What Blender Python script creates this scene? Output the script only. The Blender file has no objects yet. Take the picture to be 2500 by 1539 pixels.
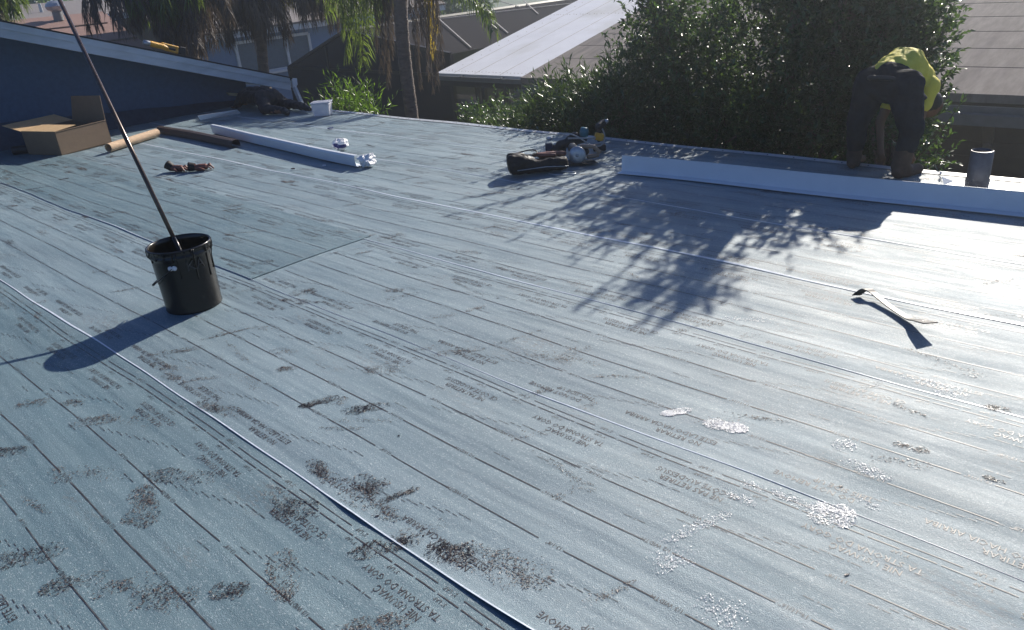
import bpy, bmesh, math, random
from math import sin, cos, pi, radians, atan2, hypot, exp
from mathutils import Vector as V, Matrix
random.seed(7)
scene = bpy.context.scene
COL = scene.collection
# ------------------------------------------------------------------ camera
F_PX, CX, CY, HC = 1891.0, 1250.0, 769.5, 1.7
_X = V((0.72956535, -0.22916053, 0.64437556)); _Y = V((0.6793016, 0.35201707, -0.64392028)); _Z = V((-0.07927008, 0.90750726, 0.41248857))
ROT = Matrix((_X, _Y, _Z))            # camera axes -> world axes
cam_d = bpy.data.cameras.new("camera"); cam = bpy.data.objects.new("camera", cam_d); COL.objects.link(cam)
cam.matrix_world = Matrix.Translation((0, 0, HC)) @ ROT.to_4x4()
cam_d.sensor_width = 36.0; cam_d.lens = F_PX / 2500 * 36; cam_d.clip_start = 0.05; cam_d.clip_end = 1000
scene.camera = cam
# ------------------------------------------------------------------ light
EL, AZK = radians(29), 0.17
SUN = V((-AZK, 1, 0)).normalized() * cos(EL); SUN.z = sin(EL)
w = bpy.data.worlds.new("World"); scene.world = w; w.use_nodes = True
nt = w.node_tree; bg = nt.nodes["Background"]
sky = nt.nodes.new("ShaderNodeTexSky"); sky.sky_type = 'NISHITA'; sky.sun_disc = False
sky.sun_elevation = EL; sky.sun_rotation = atan2(SUN.x, SUN.y)
sky.air_density = 1.0; sky.dust_density = 0.3; sky.ozone_density = 3.0
tint = nt.nodes.new("ShaderNodeMix"); tint.data_type = 'RGBA'; tint.blend_type = 'MULTIPLY'; tint.inputs[0].default_value = 1.0
tint.inputs[7].default_value = (0.80, 0.95, 1.32, 1)
nt.links.new(sky.outputs[0], tint.inputs[6]); nt.links.new(tint.outputs[2], bg.inputs[0]); bg.inputs[1].default_value = 0.05
sd = bpy.data.lights.new("sun", 'SUN'); sd.energy = 5.0; sd.angle = radians(0.55); sd.color = (1.0, 0.93, 0.83)
so = bpy.data.objects.new("sun", sd); COL.objects.link(so); so.rotation_euler = SUN.to_track_quat('Z', 'Y').to_euler(); so.location = (0, 0, 20)
scene.view_settings.view_transform = 'Standard'; scene.view_settings.look = 'None'
scene.view_settings.exposure = 0.6; scene.view_settings.gamma = 1.0
scene.render.engine = 'CYCLES'
scene.cycles.max_bounces = 6; scene.cycles.transparent_max_bounces = 12

# ------------------------------------------------------------------ survey helpers (real points on known planes)
CAMP = V((0, 0, HC))
def ray(px, py): return (ROT @ V((px - CX, -(py - CY), -F_PX))).normalized()
def G(px, py, z=0.0):
    r = ray(px, py); return CAMP + r * ((z - HC) / r.z)
def ONX(px, py, x):
    r = ray(px, py); return CAMP + r * (x / r.x)
def ONY(px, py, y):
    r = ray(px, py); return CAMP + r * (y / r.y)
def ONP(px, py, p0, n):
    r = ray(px, py); return CAMP + r * ((V(p0) - CAMP).dot(V(n)) / r.dot(V(n)))

# ------------------------------------------------------------------ materials
def newmat(name):
    m = bpy.data.materials.new(name); m.use_nodes = True
    return m, m.node_tree, m.node_tree.nodes["Principled BSDF"]
def mat(name, col, rough=0.6, metal=0.0, var=0.12, vscale=8.0, bump=0.0, bscale=60.0, stretch=(1, 1, 1), spec=0.5, coords='Object', dark=None, darkamt=0.0, bdist=0.004, island=0.0):
    m, t, p = newmat(name); N = t.nodes; L = t.links
    tc = N.new("ShaderNodeTexCoord"); mp = N.new("ShaderNodeMapping"); mp.inputs['Scale'].default_value = stretch
    L.new(tc.outputs[coords], mp.inputs[0])
    nz = N.new("ShaderNodeTexNoise"); nz.inputs['Scale'].default_value = vscale; nz.inputs['Detail'].default_value = 6; nz.inputs['Roughness'].default_value = 0.65
    L.new(mp.outputs[0], nz.inputs[0])
    mix = N.new("ShaderNodeMix"); mix.data_type = 'RGBA'
    c = V(col); mix.inputs[6].default_value = (*(c * (1 - var)), 1); mix.inputs[7].default_value = (*(c * (1 + var)), 1)
    rp = N.new("ShaderNodeMapRange"); rp.inputs[1].default_value = 0.3; rp.inputs[2].default_value = 0.7
    L.new(nz.outputs[0], rp.inputs[0]); L.new(rp.outputs[0], mix.inputs[0])
    out = mix.outputs[2]
    if dark:
        n2 = N.new("ShaderNodeTexNoise"); n2.inputs['Scale'].default_value = vscale * 0.35; n2.inputs['Detail'].default_value = 8
        L.new(mp.outputs[0], n2.inputs[0])
        r2 = N.new("ShaderNodeMapRange"); r2.inputs[1].default_value = 0.5; r2.inputs[2].default_value = 0.72; r2.inputs[4].default_value = darkamt
        L.new(n2.outputs[0], r2.inputs[0])
        m2 = N.new("ShaderNodeMix"); m2.data_type = 'RGBA'; m2.inputs[7].default_value = (*dark, 1)
        L.new(r2.outputs[0], m2.inputs[0]); L.new(out, m2.inputs[6]); out = m2.outputs[2]
    if island:
        ge = N.new("ShaderNodeNewGeometry"); hs = N.new("ShaderNodeHueSaturation")
        r3 = N.new("ShaderNodeMapRange"); r3.inputs[3].default_value = 1 - island; r3.inputs[4].default_value = 1 + island
        L.new(ge.outputs['Random Per Island'], r3.inputs[0]); L.new(r3.outputs[0], hs.inputs['Value'])
        r4 = N.new("ShaderNodeMapRange"); r4.inputs[3].default_value = 0.5 - island * 0.06; r4.inputs[4].default_value = 0.5 + island * 0.05
        L.new(ge.outputs['Random Per Island'], r4.inputs[0]); L.new(r4.outputs[0], hs.inputs['Hue'])
        L.new(out, hs.inputs['Color']); out = hs.outputs[0]
    L.new(out, p.inputs['Base Color'])
    p.inputs['Roughness'].default_value = rough; p.inputs['Metallic'].default_value = metal
    p.inputs['Specular IOR Level'].default_value = spec
    if bump:
        nb = N.new("ShaderNodeTexNoise"); nb.inputs['Scale'].default_value = bscale; nb.inputs['Detail'].default_value = 4
        L.new(mp.outputs[0], nb.inputs[0])
        b = N.new("ShaderNodeBump"); b.inputs['Strength'].default_value = bump; b.inputs['Distance'].default_value = bdist
        L.new(nb.outputs[0], b.inputs['Height']); L.new(b.outputs[0], p.inputs['Normal'])
    return m
def leafmat(name, col, rough=0.38, trans=0.35, island=0.35, tcol=None, spec=0.5):
    m = mat(name, col, rough, var=0.2, vscale=1.5, island=island, spec=spec)
    t = m.node_tree; N = t.nodes; L = t.links; p = N["Principled BSDF"]; out = N["Material Output"]
    tr = N.new("ShaderNodeBsdfTranslucent"); tc = tcol or (col[0] * 2.2, col[1] * 2.2, col[2] * 1.0)
    tr.inputs[0].default_value = (*tc, 1)
    mx = N.new("ShaderNodeMixShader"); mx.inputs[0].default_value = trans
    L.new(p.outputs[0], mx.inputs[1]); L.new(tr.outputs[0], mx.inputs[2]); L.new(mx.outputs[0], out.inputs[0])
    return m
def membrane_mat(name, c1, c2):
    m, t, p = newmat(name); N = t.nodes; L = t.links
    tc = N.new("ShaderNodeTexCoord")
    def noise(scale, stretch=(1, 1, 1), detail=5, rough=0.6):
        mp = N.new("ShaderNodeMapping"); mp.inputs['Scale'].default_value = stretch; L.new(tc.outputs['Object'], mp.inputs[0])
        n = N.new("ShaderNodeTexNoise"); n.inputs['Scale'].default_value = scale; n.inputs['Detail'].default_value = detail; n.inputs['Roughness'].default_value = rough
        L.new(mp.outputs[0], n.inputs[0]); return n.outputs[0]
    def rng(v, a, b, c=0.0, d=1.0):
        r = N.new("ShaderNodeMapRange"); r.inputs[1].default_value = a; r.inputs[2].default_value = b; r.inputs[3].default_value = c; r.inputs[4].default_value = d
        L.new(v, r.inputs[0]); return r.outputs[0]
    def mixc(f, a, b):
        x = N.new("ShaderNodeMix"); x.data_type = 'RGBA'; L.new(f, x.inputs[0])
        for s, i in ((a, 6), (b, 7)):
            if isinstance(s, tuple): x.inputs[i].default_value = (*s, 1)
            else: L.new(s, x.inputs[i])
        return x.outputs[2]
    def mul(a, b):
        x = N.new("ShaderNodeMath"); x.operation = 'MULTIPLY'; L.new(a, x.inputs[0])
        if isinstance(b, float): x.inputs[1].default_value = b
        else: L.new(b, x.inputs[1])
        return x.outputs[0]
    streak = noise(3.2, (0.35, 2.6, 1), 6)
    base = mixc(rng(streak, 0.34, 0.66), c1, c2)
    blot = rng(noise(1.1, (0.6, 1.3, 1), 4), 0.4, 0.65)
    base = mixc(mul(blot, 0.35), base, tuple(v * 0.72 for v in c1))
    speck = rng(noise(170, (0.7, 1.2, 1), 3), 0.57, 0.66)
    base = mixc(mul(speck, 0.45), base, (0.55, 0.60, 0.62))
    # brown scuffed dirt, patchy, broken up by a fine grain
    dm = mul(rng(noise(2.3, (0.8, 1.5, 1), 3), 0.56, 0.70), rng(noise(55, (0.5, 1.4, 1), 4, 0.8), 0.50, 0.60))
    base = mixc(mul(dm, 0.5), base, (0.13, 0.105, 0.085))
    L.new(base, p.inputs['Base Color'])
    rr = rng(noise(4.0, (0.5, 2, 1), 5), 0.3, 0.7, 0.52, 0.68)
    L.new(rr, p.inputs['Roughness']); p.inputs['Specular IOR Level'].default_value = 0.6; p.inputs['Coat Weight'].default_value = 0.18; p.inputs['Coat Roughness'].default_value = 0.52; p.inputs['Coat IOR'].default_value = 1.6; L.new(rr, p.inputs['Coat Roughness'])
    fine = noise(330, (0.8, 1.15, 1), 2, 0.6); med = noise(14, (0.25, 1.2, 1), 4); big = noise(1.5, (0.22, 2.6, 1), 3)
    b1 = N.new("ShaderNodeBump"); b1.inputs['Strength'].default_value = 1.0; b1.inputs['Distance'].default_value = 0.0020; L.new(fine, b1.inputs['Height'])
    b2 = N.new("ShaderNodeBump"); b2.inputs['Strength'].default_value = 0.5; b2.inputs['Distance'].default_value = 0.004; L.new(med, b2.inputs['Height']); L.new(b1.outputs[0], b2.inputs['Normal'])
    b3 = N.new("ShaderNodeBump"); b3.inputs['Strength'].default_value = 0.5; b3.inputs['Distance'].default_value = 0.035; L.new(big, b3.inputs['Height']); L.new(b2.outputs[0], b3.inputs['Normal'])
    L.new(b3.outputs[0], p.inputs['Normal']); L.new(b3.outputs[0], p.inputs['Coat Normal'])
    return m
M_MEM = membrane_mat("membrane", (0.136, 0.208, 0.244), (0.205, 0.280, 0.315))
M_MEMD = membrane_mat("membrane_blue", (0.088, 0.158, 0.190), (0.140, 0.215, 0.245))
M_INK = mat("ink", (0.045, 0.039, 0.038), 0.52, var=0.5, vscale=40, dark=(0.15, 0.17, 0.175), darkamt=0.95)
def coat(m, w_=0.18, r_=0.52):
    p = m.node_tree.nodes["Principled BSDF"]; p.inputs['Coat Weight'].default_value = w_; p.inputs['Coat Roughness'].default_value = r_; p.inputs['Coat IOR'].default_value = 1.6; return m
coat(M_INK)
M_FILM = mat("release_film", (0.62, 0.68, 0.74), 0.3, var=0.15, vscale=30)
M_TAR = mat("tar_fleck", (0.026, 0.020, 0.020), 0.34, var=0.4, vscale=60, bump=0.4, bscale=120)
M_MUD = mat("mud_fleck", (0.115, 0.085, 0.068), 0.42, var=0.4, vscale=60, bump=0.3, bscale=120)
coat(M_MUD, .25, .5)
M_WMETAL = mat("white_metal", (0.72, 0.76, 0.80), 0.35, var=0.04, vscale=5)
M_WPAINT = mat("white_paint", (0.50, 0.56, 0.62), 0.55, var=0.10, vscale=3, stretch=(1, 1, 4), dark=(0.27, 0.33, 0.36), darkamt=0.6, bump=0.1)
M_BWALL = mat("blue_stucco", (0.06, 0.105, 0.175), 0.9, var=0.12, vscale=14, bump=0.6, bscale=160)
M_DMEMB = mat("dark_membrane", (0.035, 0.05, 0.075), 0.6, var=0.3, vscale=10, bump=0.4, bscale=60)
M_SHING = mat("shingle_dark", (0.035, 0.035, 0.04), 0.9, var=0.4, vscale=40, bump=0.5)
M_BLACK = mat("black_enamel", (0.005, 0.0045, 0.004), 0.25, var=0.6, vscale=9, bump=0.12, bscale=30, dark=(0.045, 0.032, 0.018), darkamt=0.5)
M_TARW = mat("wet_tar", (0.006, 0.006, 0.006), 0.12, bump=0.5, bscale=25)
M_POLE = mat("pole", (0.10, 0.068, 0.05), 0.22, metal=0.3, var=0.4, vscale=14, stretch=(1, 1, 0.4), dark=(0.03, 0.02, 0.018), darkamt=0.8)
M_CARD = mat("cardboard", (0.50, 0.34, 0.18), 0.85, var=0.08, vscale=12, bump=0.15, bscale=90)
M_CARDSH = mat("cardboard_shaded", (0.24, 0.165, 0.105), 0.85, var=0.08, vscale=12, bump=0.15, bscale=90)  # darker copy of the cardboard, shade of the box sides put into the colour
M_CARDD = mat("tube_card", (0.58, 0.40, 0.25), 0.8, var=0.10, vscale=10, bump=0.2)
M_BROWNM = mat("brown_metal", (0.09, 0.065, 0.055), 0.45, var=0.1)
M_PLW = mat("pail_plastic", (0.66, 0.66, 0.70), 0.4, var=0.06)
M_BAG = mat("plastic_bag", (0.80, 0.80, 0.82), 0.3, var=0.08, vscale=20, bump=0.6, bscale=40, bdist=0.02)
M_BAGB = mat("bag_print_blue", (0.02, 0.025, 0.16), 0.3)
M_LEATH = mat("leather", (0.016, 0.010, 0.008), 0.6, var=0.4, vscale=16, bump=0.5, bscale=40)
M_LEATHR = mat("leather_rust", (0.20, 0.075, 0.05), 0.5, var=0.35, vscale=30, bump=0.5, bscale=50)
M_RUBBER = mat("black_rubber", (0.016, 0.016, 0.018), 0.5)
M_STEEL = mat("steel", (0.42, 0.44, 0.46), 0.35, metal=0.7, var=0.15, vscale=30)
M_TEAL = mat("tool_teal", (0.03, 0.16, 0.20), 0.45)
M_YEL = mat("tool_yellow", (0.72, 0.36, 0.03), 0.42, var=0.15, vscale=30)
M_CORD = mat("cord", (0.42, 0.42, 0.40), 0.5)
M_DARKCL = mat("black_clothes", (0.010, 0.009, 0.012), 0.85, var=0.35, vscale=22, bump=0.5, bscale=14, bdist=0.03)
M_PANTS = mat("dark_trousers", (0.014, 0.018, 0.026), 0.85, var=0.35, vscale=14, bump=0.5, bscale=12, bdist=0.03, spec=0.15)
M_SHIRT = mat("yellow_shirt", (0.70, 0.60, 0.07), 0.75, var=0.08, vscale=9, bump=0.7, bscale=7, bdist=0.05)
M_BOOT = mat("brown_boot", (0.060, 0.036, 0.026), 0.7, var=0.25, vscale=30, bump=0.3)
M_SKIN = mat("skin", (0.16, 0.085, 0.05), 0.5, var=0.1)
M_HAIR = mat("hair", (0.012, 0.010, 0.010), 0.6, bump=0.5, bscale=200)
M_PIPE = mat("pipe_lead", (0.12, 0.115, 0.125), 0.4, metal=0.3, var=0.2, vscale=20)
M_WROOF = mat("white_roof", (0.76, 0.77, 0.80), 0.9, spec=0.15, var=0.05, vscale=2, dark=(0.40, 0.38, 0.29), darkamt=0.4)
M_GROOF = mat("grey_roof", (0.265, 0.235, 0.21), 0.95, spec=0.08, var=0.2, vscale=3.5, stretch=(2.6, 0.6, 1), dark=(0.12, 0.105, 0.115), darkamt=0.55, bump=0.3, bscale=60)
M_DWALL = mat("brown_wall", (0.085, 0.065, 0.055), 0.85, var=0.12, vscale=6)
M_FASC = mat("grey_fascia", (0.16, 0.165, 0.165), 0.6, var=0.12)
M_BRONZE = mat("bronze_frame", (0.022, 0.018, 0.016), 0.5)
M_SCRR = mat("screen_roof", (0.045, 0.043, 0.045), 0.9, spec=0.1, var=0.08, vscale=2, bump=0.3, bscale=90)
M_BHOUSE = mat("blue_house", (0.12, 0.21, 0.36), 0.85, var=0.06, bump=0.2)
M_TRIM = mat("trim_white", (0.60, 0.63, 0.66), 0.5, var=0.06)
M_RTILE = mat("brown_shingle", (0.26, 0.155, 0.125), 0.85, var=0.22, vscale=26, bump=0.5, bscale=40, stretch=(1, 2.5, 1))
M_GTILE = mat("grey_shingle", (0.20, 0.175, 0.165), 0.85, var=0.3, vscale=26, bump=0.5, bscale=40, stretch=(1, 2.5, 1))
M_GRASS = mat("grass", (0.055, 0.085, 0.022), 0.9, var=0.35, vscale=3, bump=0.6, bscale=30)
M_POOL = mat("pool_water", (0.015, 0.075, 0.12), 0.06, var=0.2, vscale=2, bump=0.2, bscale=3)
M_PAVE = mat("paving", (0.32, 0.31, 0.29), 0.8, var=0.1)
M_LEAF = leafmat("leaf_green", (0.036, 0.078, 0.030), 0.30, 0.22, island=0.5, tcol=(0.16, 0.28, 0.05))
M_OLE = leafmat("leaf_oleander", (0.042, 0.078, 0.034), 0.30, 0.20, tcol=(0.15, 0.24, 0.05))
M_LEAFB = leafmat("leaf_bright", (0.10, 0.18, 0.03), 0.35, 0.4)
M_PALMG = leafmat("frond_green", (0.065, 0.115, 0.03), 0.30, 0.34, tcol=(.26, .36, .05))
M_PALMY = leafmat("frond_yellow", (0.30, 0.22, 0.03), 0.4, 0.4)
M_PALMD = leafmat("frond_dead", (0.105, 0.085, 0.070), 0.55, 0.16, tcol=(0.20, 0.15, 0.10), spec=0.4)
M_BARK = mat("bark", (0.17, 0.135, 0.11), 0.9, var=0.3, vscale=6, stretch=(1, 1, 3), bump=0.8, bscale=12, bdist=0.03)
M_TWIG = mat("twig", (0.10, 0.075, 0.05), 0.85, var=0.2)

# ------------------------------------------------------------------ mesh helpers
def smooth(me):
    for p in me.polygons: p.use_smooth = True
class MB:
    def __init__(s): s.v = []; s.f = []; s.mi = []
    def add(s, vs, fs, mi=0):
        o = len(s.v); s.v += [tuple(v) for v in vs]; s.f += [tuple(i + o for i in f) for f in fs]; s.mi += [mi] * len(fs)
    def quad(s, a, b, c, d, mi=0): s.add([a, b, c, d], [(0, 1, 2, 3)], mi)
    def hexa(s, a, mi=0):  # 8 corners: bottom 4 ccw, top 4
        s.add(a, [(3, 2, 1, 0), (4, 5, 6, 7), (0, 1, 5, 4), (1, 2, 6, 5), (2, 3, 7, 6), (3, 0, 4, 7)], mi)
    def box(s, c, sz, rot=None, mi=0):
        h = [V((x * sz[0] / 2, y * sz[1] / 2, z * sz[2] / 2)) for z in (-1, 1) for x, y in ((-1, -1), (1, -1), (1, 1), (-1, 1))]
        if rot: h = [rot @ p for p in h]
        s.hexa([p + V(c) for p in h], mi)
    def slab(s, poly, n, th, mi=0):   # planar polygon extruded by th along n
        n = V(n).normalized() * th; k = len(poly); a = [V(p) for p in poly]; b = [p + n for p in a]
        s.add(a + b, [tuple(range(k))[::-1], tuple(range(k, 2 * k))] + [(i, (i + 1) % k, k + (i + 1) % k, k + i) for i in range(k)], mi)
    def bar(s, a, b, w_, h_, up=(0, 0, 1), mi=0):
        a = V(a); b = V(b); d = (b - a).normalized(); u = V(up); r = d.cross(u).normalized(); u = r.cross(d).normalized()
        c = []
        for p in (a, b): c.append([p - r * w_ / 2 - u * h_ / 2, p + r * w_ / 2 - u * h_ / 2, p + r * w_ / 2 + u * h_ / 2, p - r * w_ / 2 + u * h_ / 2])
        s.add(c[0] + c[1], [(3, 2, 1, 0), (4, 5, 6, 7), (0, 1, 5, 4), (1, 2, 6, 5), (2, 3, 7, 6), (3, 0, 4, 7)], mi)
    def tube(s, pts, r, n=8, cap=True, mi=0):
        pts = [V(p) for p in pts]; rs = r if isinstance(r, (list, tuple)) else [r] * len(pts)
        vs = []; fs = []; prev = None
        for i, p in enumerate(pts):
            d = (pts[min(i + 1, len(pts) - 1)] - pts[max(i - 1, 0)]).normalized()
            if prev is None: u = d.orthogonal().normalized()
            else: u = (prev - d * prev.dot(d)).normalized()
            prev = u; v = d.cross(u)
            for k in range(n):
                a = 2 * pi * k / n; vs.append(p + (u * cos(a) + v * sin(a)) * rs[i])
        for i in range(len(pts) - 1):
            for k in range(n):
                fs.append((i * n + k, i * n + (k + 1) % n, (i + 1) * n + (k + 1) % n, (i + 1) * n + k))
        if cap: fs += [tuple(range(n))[::-1], tuple((len(pts) - 1) * n + k for k in range(n))]
        s.add(vs, fs, mi)
    def lathe(s, prof, c=(0, 0, 0), n=32, axis=(0, 0, 1), mi=0):
        q = V((0, 0, 1)).rotation_difference(V(axis)); c = V(c); vs = []; fs = []
        for r, z in prof:
            for k in range(n):
                a = 2 * pi * k / n; vs.append(c + q @ V((r * cos(a), r * sin(a), z)))
        for i in range(len(prof) - 1):
            for k in range(n): fs.append((i * n + k, i * n + (k + 1) % n, (i + 1) * n + (k + 1) % n, (i + 1) * n + k))
        s.add(vs, fs, mi)
    def ball(s, c, r, sc=(1, 1, 1), rot=None, n=12, mi=0):
        pr = [V((sin(pi * i / n), 0, -cos(pi * i / n))) for i in range(n + 1)]; vs = []; fs = []
        for p in pr:
            for k in range(n):
                a = 2 * pi * k / n; q = V((p.x * cos(a) * sc[0] * r, p.x * sin(a) * sc[1] * r, p.z * sc[2] * r))
                if rot: q = rot @ q
                vs.append(q + V(c))
        for i in range(n):
            for k in range(n): fs.append((i * n + k, i * n + (k + 1) % n, (i + 1) * n + (k + 1) % n, (i + 1) * n + k))
        s.add(vs, fs, mi)
    def build(s, name, m, parent=None, sm=False, bevel=0.0):
        me = bpy.data.meshes.new(name); me.from_pydata(s.v, [], s.f)
        ms = m if isinstance(m, (list, tuple)) else [m]
        for x in ms: me.materials.append(x)
        if len(ms) > 1: me.polygons.foreach_set('material_index', s.mi)
        me.update()
        if sm: smooth(me)
        o = bpy.data.objects.new(name, me); COL.objects.link(o)
        if parent:
            o.parent = parent; o.matrix_parent_inverse = PINV[parent.name] if parent.name in PINV else Matrix()
        if bevel:
            b = o.modifiers.new("bevel", 'BEVEL'); b.width = bevel; b.segments = 2; b.limit_method = 'ANGLE'
        return o
PINV = {}
def thing(name, loc, label, cat, group=None, rz=0.0):
    o = bpy.data.objects.new(name, None); COL.objects.link(o); o.location = loc; o.rotation_euler = (0, 0, rz)
    o['label'] = label; o['category'] = cat; o.empty_display_size = 0.1
    if group: o['group'] = group
    PINV[o.name] = (Matrix.Translation(loc) @ Matrix.Rotation(rz, 4, 'Z')).inverted()
    return o
def tag(o, label, cat, group=None):
    o['label'] = label; o['category'] = cat
    if group: o['group'] = group
    return o
def struct(o, kind='structure'): o['kind'] = kind; return o
def blob(name, caps, m, parent=None, voxel=0.012, it=4, balls=(), disp=0.0):
    b = MB()
    for p0, r0, p1, r1 in caps:
        p0 = V(p0); p1 = V(p1); n = 5
        b.tube([p0.lerp(p1, i / n) for i in range(n + 1)], [r0 + (r1 - r0) * i / n for i in range(n + 1)], 14)
        b.ball(p0, r0, n=12); b.ball(p1, r1, n=12)
    for c, r, sc, rot in balls: b.ball(c, r, sc, rot, 14)
    o = b.build(name, m, parent, sm=True)
    r = o.modifiers.new("remesh", 'REMESH'); r.mode = 'VOXEL'; r.voxel_size = voxel; r.use_smooth_shade = True
    s = o.modifiers.new("smooth", 'SMOOTH'); s.factor = 0.5; s.iterations = it
    if disp:
        tx = bpy.data.textures.new(name, 'CLOUDS'); tx.noise_scale = 0.11
        d = o.modifiers.new("folds", 'DISPLACE'); d.texture = tx; d.strength = disp; d.mid_level = 0.5
    return o
_tc = {}
def text_geo(s):
    if s not in _tc:
        c = bpy.data.curves.new("t", 'FONT'); c.body = s; c.size = 1.0; c.resolution_u = 1
        o = bpy.data.objects.new("t", c); COL.objects.link(o); bpy.context.view_layer.update()
        e = o.evaluated_get(bpy.context.evaluated_depsgraph_get()); me = e.to_mesh()
        vs = [tuple(v.co) for v in me.vertices]; fs = [tuple(p.vertices) for p in me.polygons]; e.to_mesh_clear()
        bpy.data.objects.remove(o); bpy.data.curves.remove(c)
        _tc[s] = (vs, fs, max(v[0] for v in vs))
    return _tc[s]

# ================================================================== GROUND
b = MB(); b.quad((-220, -120, -2.9), (120, -120, -2.9), (120, 220, -2.9), (-220, 220, -2.9))
struct(b.build("ground", M_GRASS))

# ================================================================== THE ROOF WE STAND ON
XL, XR = -12.0, 2.0
SEAM = [-2.35, -1.50, -0.70, 0.06, 1.128, 2.122, 3.03, 3.872, 4.69, 5.52, 6.36]
def und(x, y):
    return 0.0045 * sin(1.9 * x + 0.6 * y + 1.0) * sin(0.9 * y + 0.4) + 0.003 * sin(3.1 * x - 1.3 * y) + 0.0025 * sin(5.3 * y + 0.8 * sin(1.3 * x))
def wig(x, k):
    return 0.007 * sin(1.3 * x + k * 1.7) + 0.004 * sin(3.3 * x + k * 2.3) + 0.0016 * sin(9.1 * x + k)
def curl(x, k):
    c = (0.0006 if k != 5 else 0.0002) * max(0, sin(2.1 * x + k * 1.9)) ** 2 + 0.0008 * max(0, sin(5.7 * x + 1.3 * k))
    if k == 4: c += 0.010 * exp(-((x + 1.0) / 0.45) ** 2) + 0.006 * exp(-((x + 2.0) / 0.12) ** 2)
    if k == 7: c += 0.002 * exp(-((x + 2.1) / 0.4) ** 2) + 0.0015 * exp(-((x + 0.6) / 0.5) ** 2)
    return c
def sheet_z(x, y, k):
    y0, y1 = SEAM[k], SEAM[k + 1]; t = (y - y0) / (y1 - y0)
    return und(x, y) + 0.0010 + (0.0018 if k == 4 else 0.0005 if k == 5 else 0.0010) * (1 - t) + curl(x, k) * exp(-max(0, y - y0) / 0.03)
roof = thing("flat_roofed_house", (0, 3, -2.9), "low slope roof with blue grey membrane courses covered in printed lap lines and tarry footprints", "roof")
b = MB(); b.box(((XL + XR) / 2, 1.98, -1.48), (XR - XL - 0.02, 8.66, 2.80)); b.build("house_wall", M_DWALL, roof)
b = MB(); b.box(((XL + XR) / 2, 1.995, -0.062), (XR - XL, 8.71, 0.09)); b.build("roof_deck", M_SHING, roof)

def sheet(k, xa, xb, m, dz=0.0, lift=0.0):
    y0, y1 = SEAM[k], SEAM[k + 1]; last = k == len(SEAM) - 2
    step = 0.045; nx = int((xb - xa) / step) + 1
    ys = [0, 0.004, 0.012, 0.025, 0.05] + [0.05 + (y1 - y0 - 0.05 + (0.0 if last else 0.06)) * i / 16 for i in range(1, 17)]
    vs = []; fs = []; n = len(ys) + 1
    for i in range(nx + 1):
        x = xa + (xb - xa) * i / nx; wg = wig(x, k)
        z0 = sheet_z(x, y0, k) + dz
        
        vs.append((x, y0 + wg + 0.001, z0 - (0.0016 if k != 5 else 0.0009)))
        for yy in ys:
            y = y0 + yy; f = min(1, yy / (y1 - y0)); vs.append((x, y + wg * (1 - f) + wig(x, k + 1) * f * (0 if last else 1), sheet_z(x, y, k) + dz))
    for i in range(nx):
        for j in range(n - 1): fs.append((i * n + j, (i + 1) * n + j, (i + 1) * n + j + 1, i * n + j + 1))
    if dz:   # the open end of an overlapping roll
        for i, sgn in ((nx, 1),):
            o = len(vs)
            for j in range(n): v = vs[i * n + j]; vs.append((v[0], v[1], v[2] - dz - 0.004))
            for j in range(n - 1): fs.append((i * n + j, i * n + j + 1, o + j + 1, o + j))
    b = MB(); b.add(vs, fs); o = b.build("membrane_sheet", m, roof, sm=True)
    # white film left along the lap
    fb = MB(); x = xa
    while x < xb:
        on = True
        x2 = x + 0.05
        if on:
            def wd(q): return (0.0005 if k == 5 else 0.0016) + 0.0005 * HC * max(0, k - 4) + 0.005 * max(0, sin(q * 1.3 + k * 2.0)) ** 2 + (0.006 + 0.016 * exp(-((q + 2.05) / .5) ** 2) + 0.014 * exp(-((q + .5) / .6) ** 2) + .010 * exp(-((q + 3.1) / .5) ** 2) if k == 7 else 0) + (0.004 if k == 4 else 0) + (0.010 * exp(-((q + 8.0) / 1.0) ** 2) if k in (7, 9) else 0)
            a = [(q, y0 + wig(q, k) - 0.001 + e * wd(q), sheet_z(q, y0 + e * wd(q), k) + dz + 0.001) for q, e in ((x, 0), (x2, 0), (x2, 1), (x, 1))]
            fb.quad(*a)
            fb.quad((x, a[0][1], a[0][2] - 0.0024), (x2, a[1][1], a[1][2] - 0.0024), a[1], a[0])
        x = x2
    if fb.v: fb.build("release_film", M_FILM, o)
    return o
def put_text(mb, s, xr, y, h, k, dz=0.0):
    """print reading towards -X with its foot towards +Y, as on the rolls"""
    vs, fs, wdt = text_geo(s)
    sc = h / 0.72
    out = []
    for v in vs:
        x = xr - v[0] * sc * 0.92; yy = y - v[1] * sc + wig(x, k) * .8
        out.append((x, yy, sheet_z(x, yy, k) + dz + 0.0012))
    mb.add(out, [f[::1] for f in fs])
def dash(mb, xa, xb, y, wd, k, dz=0.0):
    n = max(1, int((xb - xa) / 0.06)); pts = []
    for i in range(n + 1):
        x = xa + (xb - xa) * i / n; yy = y + wig(x, k) * .8
        pts += [(x, yy - wd / 2, sheet_z(x, yy - wd / 2, k) + dz + 0.0012), (x, yy + wd / 2, sheet_z(x, yy + wd / 2, k) + dz + 0.0012)]
    mb.add(pts, [(2 * i, 2 * i + 2, 2 * i + 3, 2 * i + 1) for i in range(n)])
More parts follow.
